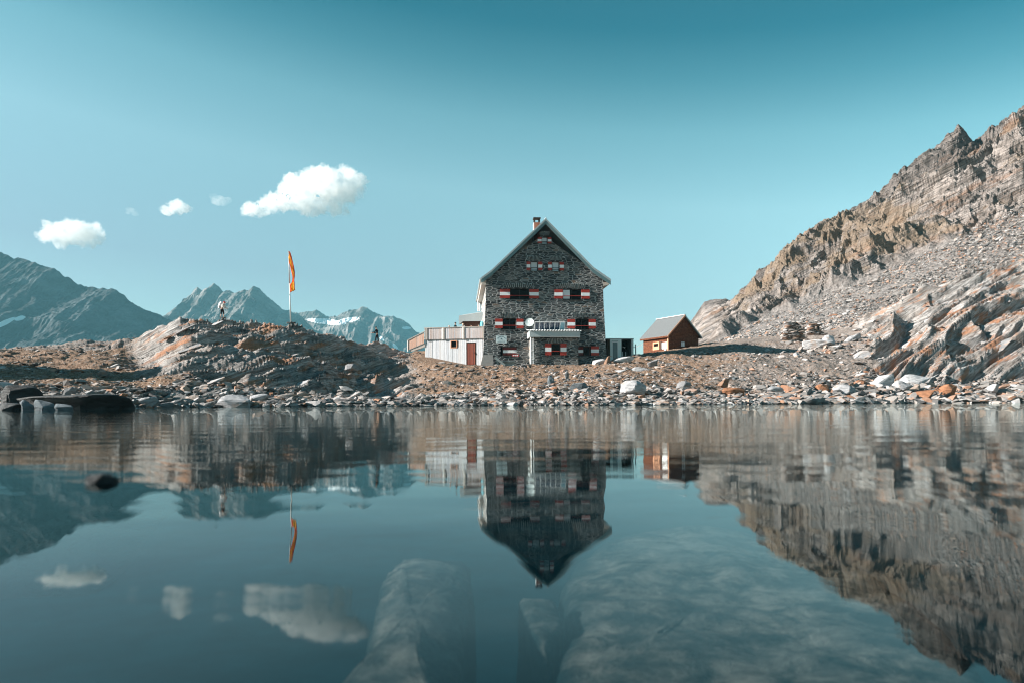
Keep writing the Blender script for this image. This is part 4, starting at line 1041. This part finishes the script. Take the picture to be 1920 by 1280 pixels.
def frame_box(x0, x1, z0, z1, y, t, d, name, mat, parent):
    mb = MB(); mb.box((x0 - t, y - d, z0 - t), (x0, y, z1 + t)).box((x1, y - d, z0 - t), (x1 + t, y, z1 + t)).box((x0, y - d, z1), (x1, y, z1 + t)).box((x0, y - d, z0 - t), (x1, y, z0)); return mb.build(name, mat, parent)
wo = frame_box(*wn, -.03, .07, .05, 'window', M['hutsash'], dk); MB().box((wn[0], .03, wn[2]), (wn[1], .05, wn[3])).build('pane', M['glass'], wo)
dr = boards(dn[0] + .03, dn[1] - .03, dz(683), dn[3] - .03, -.0, .2, M['door'], 'door', dk, th=.04, seed=4); MB().tube((dn[1] - .1, -.12, dz(660)), (dn[1] - .1, -.12, dz(663.5)), .025).build('handle', M['blackframe'], dr)
frame_box(dn[0], dn[1], dz(684), dn[3], -.02, .05, .045, 'door_frame', M['dkwood'], dk)
MB().box((WX0 - .1, -.15, ZW), (WX1, D2, ZW + .06)).build('deck_floor', M['wood'], dk)
PT = dz(614.2)
boards(WX0, WX1, ZW - .05, PT, -.12, .125, M['boards_p'], 'parapet', dk, seed=8)
MB().box((WX0 - .04, -.22, PT), (WX1, -.04, PT + .06)).build('handrail', M['wood'], dk)
for x in (796.8, 800, 831, 833.5, 870, 872, 909):
    MB().box((dx(x) - .055, -.21, ZW - .08), (dx(x) + .055, -.152, PT - .002)).build('post', M['plaster'] if x in (831, 870) else M['wood'], dk)
# parapet on the left end
mb = MB(); mb.box((WX0 - .03, -.1, ZW), (WX0 + .01, D2, PT)); mb.build('side_parapet', M['boards_p'], dk)
# stairs down to the left
SX0 = dx(761.7); f0 = lambda x: dz(636.5) + (x - SX0) / (WX0 - SX0) * (dz(621) - dz(636.5)); g0 = lambda x: dz(654.5) + (x - SX0) / (WX0 - SX0) * (dz(641.5) - dz(654.5))
boards(SX0, WX0 - .05, 0, 0, -.12, .125, M['boards_o'], 'stair_parapet', dk, seed=9, zfun=f0, zbfun=g0)
mb = MB(); mb.prism([(SX0 - .03, -.2, f0(SX0)), (WX0 - .04, -.2, f0(WX0)), (WX0 - .04, -.2, f0(WX0) + .07), (SX0 - .03, -.2, f0(SX0) + .07)], (0, .12, 0)); mb.build('stair_handrail', M['wood'], dk)
mb = MB(); mb.prism([(SX0 + .2, -.1, g0(SX0) - .15), (WX0, -.1, g0(WX0) - .35), (WX0, -.1, g0(WX0) - .02), (SX0 + .2, -.1, g0(SX0) + .05)], (0, .08, 0)); mb.build('stringer', M['wood'], dk)
for k in range(8):
    x = SX0 + .25 + (WX0 - SX0 - .3) * k / 8; z = g0(x) - .05; MB().box((x, -.02, z), (x + .3, 1.1, z + .05)).build('step', M['wood'], dk)
MB().box((SX0 - .04, -.2, dz(657)), (SX0 + .05, -.1, f0(SX0))).build('post', M['plaster'], dk)
# ------------------------------------------------------------------ metal shed
sd = empty('metal_shed', P(1163, 690, 66.5), R(3), label='small grey metal shed with glazed door and open dark bay, right of the stone house', cat='shed')
sY = 66.5; sx_ = lambda x: (x - 1163) / F * sY; sz_ = lambda y: (690 - y) / F * sY
MB().box((sx_(1138), 0, sz_(636)), (sx_(1189.5), 2.6, sz_(634.3))).build('roof', M['shed'], sd)
MB().box((sx_(1139), .02, 0), (sx_(1144.5), 2.5, sz_(636.1))).build('side_wall', M['dkwood'], sd)
MB().box((sx_(1144.5), 2.4, 0), (sx_(1188), 2.5, sz_(636.1))).build('back_wall', M['black'], sd)
MB().box((sx_(1187), .05, 0), (sx_(1189), 2.4, sz_(636.1))).build('side_wall', M['shed'], sd)
mb = MB()
for a, b in ((1144.6, 1147.5), (1160, 1166), (1185, 1187)): mb.box((sx_(a), 0, 0), (sx_(b), .08, sz_(636.1)))
mb.box((sx_(1147.5), 0, sz_(639)), (sx_(1160), .08, sz_(636.1))).build('frame', M['dish'], sd)
d_ = MB().box((sx_(1147.6), .03, 0), (sx_(1159.9), .05, sz_(639.1))).build('door', M['shedglass'], sd)
frame_box(sx_(1149), sx_(1158.6), .5, sz_(641.5), .028, .06, .03, 'door_frame', M['alu'], d_)
for a in (1170, 1176): MB().box((sx_(a), .6, 0), (sx_(a + 1.2), .7, sz_(658))).build('rack_post', M['dish'], sd)
MB().box((sx_(1168), 1.0, 0), (sx_(1184), 2.0, sz_(668))).build('shelf', M['dkwood'], sd)
# bunting between shed and hut
bt = MB(); A_ = P(1168, 649.6, 66.2); B_ = P(1205.5, 644.5, 90.0); pts = [A_.lerp(B_, k / 16) - Vector((0, 0, .22 * math.sin(math.pi * k / 16))) for k in range(17)]
for a, b in zip(pts, pts[1:]): bt.tube(a, b, .018, n=5)
bo_ = bt.build('bunting', M['white'], None, label='string of small white pennants hanging between the metal shed and the hut', cat='bunting')
for k in range(1, 16): 
    c = pts[k]; s_ = .10 if k < 8 else .06
    MB().prism([c + Vector((-s_, 0, 0)), c + Vector((s_, 0, 0)), c + Vector((0, -.02, -s_ * 1.6))], (0, .012, 0)).build('pennant', M['white'], bo_)
pl = MB().tube(P(1192.8, 674, 68), P(1192, 645, 68), .06).build('washing_line_post', M['pole'], None, label='thin pale blue post standing between the metal shed and the hut', cat='post')
# ------------------------------------------------------------------ brown hut
hut = empty('shingled_hut', P(1253.5, 662, 88), math.atan2(2.0, 3.68), label='small brown shingled wooden hut with a grey gable roof', cat='hut')
G, Lh = 4.15, 3.95; hut.scale = (1.257,) * 3; EZ = (zz(88, 628) - hut.location.z) / 1.257; AZ = EZ + 1.95; zb = -1.0
ow = (1.35, 2.35, EZ - 1.42, EZ - .72)      # window in the long wall, coordinates along y
mb = MB(); mb.prism([(0, 0, zb), (G, 0, zb), (G, 0, EZ), (G / 2, 0, AZ), (0, 0, EZ)], (0, .08, 0)); mb.build('gable_wall', M['shingle'], hut)
mb = MB(); mb.prism([(0, Lh - .08, zb), (G, Lh - .08, zb), (G, Lh - .08, EZ), (G / 2, Lh - .08, AZ), (0, Lh - .08, EZ)], (0, .08, 0)); mb.build('gable_wall', M['shingle'], hut)
mb = MB(); y0_, y1_ = .082, Lh - .082
mb.box((0, y0_, zb), (.08, ow[0], EZ)).box((0, ow[1], zb), (.08, y1_, EZ)).box((0, ow[0], zb), (.08, ow[1], ow[2])).box((0, ow[0], ow[3]), (.08, ow[1], EZ)).build('long_wall', M['shingle'], hut)
MB().box((G - .08, y0_, zb), (G, y1_, EZ)).build('long_wall', M['shingle'], hut)
MB().box((.3, .3, zb), (G - .3, Lh - .3, EZ - .1)).build('interior', M['black'], hut)
for s_ in (-1, 1):
    e = (G / 2 + s_ * (G / 2 + .28), EZ - .28 * (AZ - EZ) / (G / 2)); p = (G / 2, AZ)
    mb = MB(); mb.prism([(e[0], -.25, e[1] + .03), (p[0], -.25, p[1] + .03), (p[0], -.25, p[1] + .13), (e[0], -.25, e[1] + .13)], (0, Lh + .5, 0)); rf = mb.build('roof', M['hutroof'], hut)
    mb = MB(); mb.prism([(e[0], -.29, e[1] - .06), (p[0], -.29, p[1] - .06), (p[0], -.29, p[1] + .12), (e[0], -.29, e[1] + .12)], (0, .035, 0)); mb.build('bargeboard', M['hutsash'] if s_ < 0 else M['shed'], hut)
MB().box((G / 2 - .12, -.27, AZ + .12), (G / 2 + .12, Lh + .27, AZ + .17)).build('ridge_cap', M['alu'], hut)
MB().box((-.3, -.2, EZ - .34), (-.22, Lh + .2, EZ - .18)).build('gutter', M['shingle'], hut)
MB().box((-.06, -.06, zb), (.0, .08, EZ - .05)).build('corner_board', M['hutsash'], hut)
def frame_y(y0, y1, z0, z1, x, t, d, name, mat, parent):
    mb = MB(); mb.box((x - d, y0 - t, z0 - t), (x, y0, z1 + t)).box((x - d, y1, z0 - t), (x, y1 + t, z1 + t)).box((x - d, y0, z1), (x, y1, z1 + t)).box((x - d, y0, z0 - t), (x, y1, z0)); return mb.build(name, mat, parent)
hw = frame_y(1.5, 2.2, ow[2] + .12, ow[3] - .08, .02, .15, .07, 'window', M['hutsash'], hut)
MB().box((.05, 1.5, ow[2] + .1), (.07, 2.2, ow[3] - .06)).build('pane', M['glass'], hw)
MB().box((-.03, 1.5, ow[2] + .12), (.01, 2.2, ow[2] + .32)).build('sill', M['hutsash'], hw)
MB().box((-.05, .98, ow[2] - .02), (-.0, 1.16, ow[3] + .05)).build('shutter', M['dkwood'], hut)
MB().box((-.05, .14, EZ - 1.42), (-.005, .92, EZ - .78)).build('notice_board', M['white'], hut)
MB().prism([(-.04, .25, EZ - 1.45), (-.04, .62, EZ - 1.45), (-.04, .42, EZ - 1.95)], (.03, 0, 0)).build('paper_notice', M['white'], hut)
gw = frame_box(1.72, 2.2, .75, 1.25, -.004, .05, .03, 'window', M['dkwood'], hut)
MB().box((1.74, -.03, .76), (1.93, -.005, 1.24)).box((1.98, -.03, .76), (2.18, -.005, 1.24)).build('pane', M['curtain'], gw)
# ------------------------------------------------------------------ flagpole
def crest(x, a, b):
    Y = np.linspace(a, b, 160); X = (x - CX) / F * Y; z = ground_h(X, Y); k = int(np.argmax((z - CH) / Y)); return float(X[k]), float(Y[k]), float(z[k])
cx_, FY, cz_ = crest(546, 56, 66); print('flag crest', FY, HY - (cz_ - CH) / FY * F)
fp = empty('flagpole', (cx_, FY, cz_), label='slender flagpole leaning slightly left on top of the rocky knoll', cat='flagpole')
L0 = fp.location.copy(); T = P(541.3, 472, FY) - L0
MB().tube((0, 0, -.3), T * .55, .055, .045).build('pole', M['plaster'], fp, smooth=True); MB().tube(T * .55, T, .045, .03).tube(T, T * 1.012, .06, .01).build('pole_tip', M['pole'], fp, smooth=True)
MB().tube(T * .38 - Vector((0, .07, 0)), T * .40 - Vector((0, .07, 0)), .05).build('cleat', M['pole'], fp)
mb = MB(); 
for k in range(6):
    a = k * 1.05; r_ = rock_template(300 + k, .6, 12); vs = [mb.bm.verts.new(Vector(v) * .22 + Vector((.25 * math.cos(a), .25 * math.sin(a), -.02))) for v in r_[0]]
    for f in r_[1]: mb.bm.faces.new([vs[i] for i in f])
mb.build('base_stones', M['voussoir'], fp)
rowsF = [((541.6, 486), (547.2, 474)), ((542.4, 492), (549.3, 481)), ((544.0, 498), (551.5, 488)), ((545.6, 504), (553.4, 496)), ((547.2, 511), (555.2, 504)), ((548.6, 517), (555.6, 511)), ((549.6, 521), (555.0, 517)), ((549.6, 526), (554.2, 522)),
 ((548.6, 530), (554.6, 527)), ((545.4, 533), (555.6, 533)), ((543.8, 536), (556.4, 539)), ((544.0, 542), (556.9, 544)), ((544.6, 548.5), (557.0, 546.5))]
bm = bmesh.new(); g = []; nc = 14; sub_ = 5
for i in range((len(rowsF) - 1) * sub_ + 1):
    k = min(i // sub_, len(rowsF) - 2); t = i / sub_ - k
    a = P(*[rowsF[k][0][j] * (1 - t) + rowsF[k + 1][0][j] * t for j in (0, 1)], FY); b = P(*[rowsF[k][1][j] * (1 - t) + rowsF[k + 1][1][j] * t for j in (0, 1)], FY)
    row = []
    for c in range(nc):
        p = a.lerp(b, c / (nc - 1)) - L0; p.y -= .9 * (b - a).length * c / (nc - 1); p.y += .10 * math.sin(c * 1.5 + i * .12) + .05 * math.sin(i * .3 + c); row.append(bm.verts.new(p))
    g.append(row)
for i in range(len(g) - 1):
    for c in range(nc - 1):
        f = bm.faces.new((g[i][c], g[i][c + 1], g[i + 1][c + 1], g[i + 1][c])); f.smooth = True
        tw = (i / len(g)); lim0, lim1 = (4, 9) if tw < .52 else ((20, 20) if tw < .68 else (4, 11))
        f.material_index = 0 if lim0 <= c <= lim1 else 1
        if tw < .5 and 3 <= c <= 9: f.material_index = 0
me = bpy.data.meshes.new('flag'); bm.to_mesh(me); bm.free(); me.materials.append(M['yellow']); me.materials.append(M['flagred'])
fl = bpy.data.objects.new('flag', me); COL.objects.link(fl); fl.location = L0; props(fl, 'furled orange and red flag hanging from the flagpole on the knoll', 'flag')
sm = fl.modifiers.new('t', 'SOLIDIFY'); sm.thickness = .012
# ------------------------------------------------------------------ people
def skin_mesh(name, verts, edges, radii, mat, parent, root=0, sub=1):
    me = bpy.data.meshes.new(name); me.from_pydata([tuple(v) for v in verts], edges, []); o = bpy.data.objects.new(name, me); COL.objects.link(o)
    sk = o.modifiers.new('s', 'SKIN'); sk.use_smooth_shade = True
    for i, r_ in enumerate(radii):
        d = me.skin_vertices[0].data[i]; d.radius = r_ if isinstance(r_, tuple) else (r_, r_); d.use_root = (i == root)
    if sub: sb = o.modifiers.new('b', 'SUBSURF'); sb.levels = sub; sb.render_levels = sub
    dg = bpy.context.evaluated_depsgraph_get(); m2 = bpy.data.meshes.new_from_object(o.evaluated_get(dg)); bpy.data.objects.remove(o)
    for p in m2.polygons: p.use_smooth = True
    m2.materials.clear(); return link(name, m2, mat, parent)
def person(loc, rz, label, top, legs, hairm, bend=0.1, stride=.25, scale=1.0, sit=False, headdown=0, armf=.15, pack=None, cap=None, legs_bare=False):
    """faces local +x"""
    p = empty('person', loc, rz, label=label, cat='person'); p.scale = (scale,) * 3
    hip = Vector((0, 0, .93)); up = Vector((math.sin(bend), 0, math.cos(bend)))
    chest = hip + up * .34; neck = hip + up * .54; head = neck + Vector((math.sin(bend + headdown), 0, math.cos(bend + headdown))) * .13; crown = head + Vector((math.sin(bend + headdown), 0, math.cos(bend + headdown))) * .09
    V = [hip, hip + up * .17, chest, neck, head, crown]; E = [(0, 1), (1, 2), (2, 3), (3, 4), (4, 5)]; Rr = [(.14, .10), (.13, .095), (.15, .10), .055, (.085, .075), .07]
    LG = []; 
    for s_ in (-1, 1):
        h = hip + Vector((0, s_ * .09, -.03)); kx = stride * .55 * s_ + (.3 if sit else 0.05); kn = Vector((kx, s_ * .1, .5 if not sit else .93)); an = Vector((stride * s_ - (0 if not sit else -.35), s_ * .1, .08 if not sit else .5)); toe = an + Vector((.17, 0, -.05))
        b = len(V); V += [h, kn, an, toe]; E += [(0, b), (b, b + 1), (b + 1, b + 2), (b + 2, b + 3)]; Rr += [.09, .06, .04, .035]; LG.append((h, kn, an))
        sh = neck + Vector((0, s_ * .18, -.05)); el = sh + Vector((armf * .4 * (1 if s_ > 0 else .6), s_ * .04, -.28)); ha = el + Vector((armf + .06, -s_ * .03, -.22 + armf * .5))
        b = len(V); V += [sh, el, ha]; E += [(2, b), (b, b + 1), (b + 1, b + 2)]; Rr += [.055, .042, .028]
        dr_ = (ha - el).normalized(); pm = ha + dr_ * .08
        b2 = len(V); V.append(pm); E.append((b + 2, b2)); Rr.append((.035, .018))
        for f, (o_, l_) in enumerate(((-.03, .07), (-.01, .08), (.01, .075), (.03, .06))):
            t1 = pm + Vector((0, o_, 0)) + dr_ * l_ * .5; V.append(t1); V.append(t1 + dr_ * l_ * .45 + Vector((-.01, 0, -.01))); Rr += [.009, .008]; E += [(b2, len(V) - 2), (len(V) - 2, len(V) - 1)]
        V.append(ha + dr_ * .03 + Vector((.035, 0, .01))); V.append(ha + dr_ * .07 + Vector((.05, 0, .015))); Rr += [.011, .009]; E += [(b + 2, len(V) - 2), (len(V) - 2, len(V) - 1)]
    skin_mesh('body', V, E, Rr, M['skin'], p)
    # face details
    f = Vector((math.cos(bend + headdown), 0, -math.sin(bend + headdown)))
    mb = MB(); c = head + f * .085; mb.tube(c + Vector((0, 0, .02)), c + f * .02 - Vector((0, 0, .015)), .012, .016, 6); mb.build('nose', M['skin'], p)
    # hair / cap shell
    bm = bmesh.new(); bmesh.ops.create_icosphere(bm, subdivisions=2, radius=.108); 
    for v in bm.verts: v.co = v.co * 1.0 + Vector((0, 0, 0)); 
    bmesh.ops.delete(bm, geom=[v for v in bm.verts if v.co.z < -.02 and v.co.x > -.03 or v.co.z < -.07], context='VERTS')
    h_ = bm_obj(bm, 'cap' if cap else 'hair', cap or hairm, p, smooth=True); h_.location = head + Vector((0, 0, .045)); h_.rotation_euler.y = bend + headdown
    if cap: MB().box((.06, -.07, -.005), (.2, .07, .01)).build('cap_brim', cap, h_)
    # clothes
    sl = []; 
    TV = [hip, hip + up * .17, chest, neck - up * .04]; TE = [(0, 1), (1, 2), (2, 3)]; TR = [(.165, .125), (.15, .115), (.175, .125), .08]
    for s_ in (-1, 1):
        sh = neck + Vector((0, s_ * .18, -.05)); el = sh + Vector((armf * .4 * (1 if s_ > 0 else .6), s_ * .04, -.28)); ha = el + Vector((armf + .06, -s_ * .03, -.22 + armf * .5))
        b = len(TV); TV += [sh, el, el.lerp(ha, .9)]; TE += [(2, b), (b, b + 1), (b + 1, b + 2)]; TR += [.075, .057, .045]
    skin_mesh('jacket', TV, TE, TR, top, p)
    TV = [hip + up * .04, hip - Vector((0, 0, .03))]; TE = [(0, 1)]; TR = [(.16, .12), (.15, .12)]
    for h, kn, an in LG:
        b = len(TV); TV += [h, kn, kn.lerp(an, .35 if legs_bare else .92)]; TE += [(1, b), (b, b + 1), (b + 1, b + 2)]; TR += [.11, .08, .06]
    skin_mesh('trousers', TV, TE, TR, legs, p)
    for h, kn, an in LG: MB().box((an.x - .07, an.y - .05, 0), (an.x + .2, an.y + .05, .1)).build('boot', M['blackframe'], p)
    if pack:
        bm = bmesh.new(); bmesh.ops.create_cube(bm, size=1); bmesh.ops.bevel(bm, geom=bm.edges[:], offset=.2, segments=3, affect='EDGES')
        for v in bm.verts: v.co = Vector((v.co.x * .3, v.co.y * .36, v.co.z * .68))
        k = bm_obj(bm, 'backpack', pack, p, smooth=True); k.location = chest + Vector((-.30, 0, .06)); k.rotation_euler.y = bend
    return p
kx, ky, kz = crest(417, 50, 66); print('hiker', ky, HY - (kz - CH) / ky * F); px_, py_, pz_ = crest(707, 57, 69); print('person', py_, HY - (pz_ - CH) / py_ * F)
W_ = lambda n, c: cloth(n, c)
person((kx, ky, kz), R(-12), 'hiker in a red cap with a big white backpack walking over the knoll', W_('cream', (.62, .6, .56)), W_('black', (.015, .015, .018)), M['hair'], bend=.38, stride=.12, scale=.84, headdown=.15, pack=W_('packwhite', (.8, .78, .8)), cap=W_('capred', (.5, .03, .04)), legs_bare=True)
person((px_, py_ + .25, pz_ - .25), R(172), 'person in dark clothes with bowed head on the slope right of the flag', W_('navy', (.012, .014, .02)), W_('dark', (.01, .01, .012)), M['hair'], bend=.12, stride=.15, scale=.95, headdown=.5, armf=.3)
DF = OC.z + dz(634) + .06
def deckp(x, Y, rz, sc, label, top, legs, hair, **k):
    person(((x - CX) / F * Y, Y, DF), rz, label, top, legs, hair, scale=sc, stride=.08, **k)
deckp(853, 66.5, R(-20), .92, 'dark haired person in a teal and red jacket leaning on the deck parapet', W_('tealjacket', (.02, .07, .09)), W_('jeans', (.03, .04, .07)), M['hair'], bend=.15)
deckp(844, 66.6, R(180), .74, 'small person in pale pink at the left of the group on the deck', W_('pink', (.7, .42, .42)), W_('greyp', (.2, .2, .2)), cloth('blond', (.6, .42, .3)))
deckp(869, 66.6, R(-90), .86, 'fair haired person in white standing on the deck beside the annex', W_('whitetop', (.78, .76, .74)), W_('beige', (.4, .33, .25)), cloth('fair', (.55, .42, .3)))
deckp(884.5, 66.8, R(-90), .80, 'person in a light blue top on the deck in front of the brown wall', W_('lightblue', (.35, .6, .68)), W_('greyp2', (.1, .1, .11)), M['hair'])
deckp(899, 66.7, R(200), .82, 'person in a dark jacket beside the folded blue parasol', W_('charcoal', (.03, .035, .04)), W_('greyp3', (.1, .1, .11)), M['hair'])
pa = empty('parasol', ((904.2 - CX) / F * 67.3, 67.3, DF), label='folded pale blue parasol standing on the deck by the house wall', cat='parasol')
bm = bmesh.new(); n = 16; rr = [(.02, 2.0), (.12, 1.9), (.17, 1.55), (.2, 1.2), (.17, .9)]; rg = []
for r_, z in rr: rg.append([bm.verts.new(((r_ * (1 + .18 * math.cos(k * math.pi))) * math.cos(2 * math.pi * k / n), (r_ * (1 + .18 * math.cos(k * math.pi))) * math.sin(2 * math.pi * k / n), z - .2)) for k in range(n)])
for a, b in zip(rg, rg[1:]):
    for k in range(n): bm.faces.new((a[k], a[(k + 1) % n], b[(k + 1) % n], b[k]))
bm_obj(bm, 'canopy', cloth('parasolblue', (.22, .58, .68)), pa); MB().tube((0, 0, 0), (0, 0, 1.9), .025).build('pole', M['alu'], pa)
# ------------------------------------------------------------------ clouds
def mat_cloud(name, dens):
    t = NT(name); t.t.nodes.remove(t.b); v = t.obj()
    vs = t.n('VolumePrincipled'); vs.inputs['Color'].default_value = (1, 1, 1, 1); vs.inputs['Anisotropy'].default_value = .15
    n1 = t.noise(v, .009, 8, .74); dn = t.ramp(n1, [(.41, 0), (.60, 1)])
    t.l(t.math('MULTIPLY', dn, dens), vs.inputs['Density']); t.l(vs.outputs[0], t.out.inputs['Volume']); return t.m
M['cloud'] = mat_cloud('cloud_vapour', .013); M['cloud_thin'] = mat_cloud('thin_cloud_vapour', .0035)
CY = 7000.0
def cloud(parts, label, seed, thin=1.0):
    """union of puffs, (x, y, rx, ry) in photo px at distance CY"""
    r = random.Random(seed); bm = bmesh.new(); k = CY / F
    cx = sum(p[0] for p in parts) / len(parts); cy = sum(p[1] for p in parts) / len(parts); C = P(cx, cy, CY)
    for (x, y, rx, ry) in parts:
        b2 = bmesh.new(); bmesh.ops.create_icosphere(b2, subdivisions=4, radius=1)
        for v in b2.verts:
            c = P(x, y, CY) - C; v.co = Vector((c.x + v.co.x * rx * k, v.co.y * min(rx, 45) * k * .8, c.z + v.co.z * ry * k))
        m_ = bpy.data.meshes.new('t'); b2.to_mesh(m_); b2.free(); bm.from_mesh(m_); bpy.data.meshes.remove(m_)
    me = bpy.data.meshes.new('cloud'); bm.to_mesh(me); bm.free(); o = bpy.data.objects.new('cloud', me); COL.objects.link(o)
    rm = o.modifiers.new('r', 'REMESH'); rm.mode = 'VOXEL'; rm.voxel_size = .9 * k
    dg = bpy.context.evaluated_depsgraph_get(); m2 = bpy.data.meshes.new_from_object(o.evaluated_get(dg)); bpy.data.objects.remove(o)
    V = np.array([v.co[:] for v in m2.vertices]); Nn = np.array([v.normal[:] for v in m2.vertices])
    s_ = 1 / (20 * k); d = 14 * fbm(V[:, 0] * s_, V[:, 1] * s_, V[:, 2] * s_, o=3, seed=seed, g=.6) + 9 * ridged(V[:, 0] * s_ * 1.8, V[:, 1] * s_ * 1.8, V[:, 2] * s_ * 1.8, o=5, seed=seed + 5, g=.65) - 5
    V = V + Nn * (d * k * thin)[:, None]
    m2.vertices.foreach_set('co', V.astype(np.float32).ravel()); m2.update()
    m2.materials.clear(); m2.materials.append(M['cloud'] if thin > .5 else M['cloud_thin'])
    o = bpy.data.objects.new('cloud', m2); COL.objects.link(o); o.location = C
    return props(o, label, 'cloud', 'clouds in the sky')
cloud([(600, 347, 50, 35), (565, 356, 45, 26), (630, 355, 45, 36), (650, 345, 34, 33), (520, 382, 40, 16), (480, 396, 30, 9), (620, 385, 30, 16), (580, 385, 40, 18), (640, 398, 16, 9)], 'largest white cloud, right above the flagpole', 1)
cloud([(246, 395, 9, 4), (254, 401, 6, 3), (240, 399, 5, 2.5)], 'faintest tiny wisp of cloud left of the small white cloud', 6, .3)
cloud([(132, 437, 50, 22), (105, 447, 32, 14), (150, 440, 40, 22), (170, 447, 22, 16)], 'low white cloud above the left mountain', 2)
cloud([(336, 388, 22, 13), (318, 395, 16, 7), (345, 392, 18, 12)], 'small white cloud left of the largest one', 3, .6)
cloud([(400, 369, 9, 7), (413, 377, 17, 9), (426, 376, 9, 7)], 'faint wisp of cloud between the small and the largest cloud', 4, .45)
# ------------------------------------------------------------------ haze
t = NT('haze_air'); t.t.nodes.remove(t.b); pv = t.n('VolumePrincipled'); pv.inputs['Color'].default_value = (.22, .55, .66, 1); pv.inputs['Density'].default_value = .00013; pv.inputs['Anisotropy'].default_value = .0
t.l(pv.outputs[0], t.out.inputs['Volume'])
MB().box((-4200, -900, -90), (4200, 4300, 530)).build('haze', t.m, None, kind='stuff', label='pale blue mountain haze')
# ------------------------------------------------------------------ world, sun, camera
w = bpy.data.worlds.new('World'); scn.world = w; w.use_nodes = True; nt = w.node_tree
bg = nt.nodes['Background']; sky = nt.nodes.new('ShaderNodeTexSky'); sky.sky_type = 'NISHITA'; sky.sun_disc = False
sky.sun_elevation = SUN_EL; sky.sun_rotation = R(270) - SUN_AZ; sky.altitude = 2400; sky.air_density = 1.0; sky.dust_density = 1.2; sky.ozone_density = 1.0
mx = nt.nodes.new('ShaderNodeMix'); mx.data_type = 'RGBA'; mx.blend_type = 'MULTIPLY'; mx.inputs[0].default_value = 1
nt.links.new(sky.outputs[0], mx.inputs[6]); 
tcw = nt.nodes.new('ShaderNodeTexCoord'); spw = nt.nodes.new('ShaderNodeSeparateXYZ'); nt.links.new(tcw.outputs['Generated'], spw.inputs[0])
rw = nt.nodes.new('ShaderNodeValToRGB'); mw = nt.nodes.new('ShaderNodeMath'); mw.operation = 'MULTIPLY_ADD'; nt.links.new(spw.outputs[0], mw.inputs[0]); mw.inputs[1].default_value = .10; nt.links.new(spw.outputs[2], mw.inputs[2]); nt.links.new(mw.outputs[0], rw.inputs[0]); cr = rw.color_ramp
while len(cr.elements) < 7: cr.elements.new(.5)
for e, (p, c) in zip(cr.elements, [(0, (.54, .50, .39)), (.15, (.60, .56, .44)), (.29, (.82, .91, .64)), (.38, (.57, .83, .59)), (.44, (.22, .57, .44)), (.49, (.02, .38, .33)), (1, (.03, .24, .27))]): e.position = p; e.color = (*c, 1)
nt.links.new(rw.outputs[0], mx.inputs[7])
nt.links.new(mx.outputs[2], bg.inputs['Color']); bg.inputs['Strength'].default_value = .1
sl = bpy.data.lights.new('sun', 'SUN'); sl.energy = 5.0; sl.angle = R(.5); sl.color = (1, .93, .86)
so = bpy.data.objects.new('sun', sl); COL.objects.link(so)
sd_ = Vector((-math.cos(SUN_AZ) * math.cos(SUN_EL), -math.sin(SUN_AZ) * math.cos(SUN_EL), math.sin(SUN_EL)))
so.rotation_euler = sd_.to_track_quat('Z', 'Y').to_euler(); so.location = (-50, -20, 60)
cam = bpy.data.cameras.new('camera'); co = bpy.data.objects.new('camera', cam); COL.objects.link(co)
scn.cycles.filter_width = 1.15
co.location = (0, 0, CH); co.rotation_euler = (R(90), ROLL, 0)
cam.sensor_width = 36; cam.lens = 24; cam.shift_y = (HY - 640) / 1920; cam.clip_start = .05; cam.clip_end = 20000
cam.dof.use_dof = True; cam.dof.focus_distance = 62; cam.dof.aperture_fstop = 4.5
scn.camera = co
scn.view_settings.view_transform = 'Standard'; scn.view_settings.look = 'None'; scn.view_settings.exposure = 1.585; scn.view_settings.gamma = 1
cy = scn.cycles; cy.max_bounces = 24; cy.diffuse_bounces = 2; cy.glossy_bounces = 4; cy.transmission_bounces = 4; cy.volume_bounces = 24; cy.transparent_max_bounces = 12
cy.use_denoising = True; cy.caustics_reflective = False; cy.caustics_refractive = False; cy.use_adaptive_sampling = True; cy.adaptive_threshold = .015
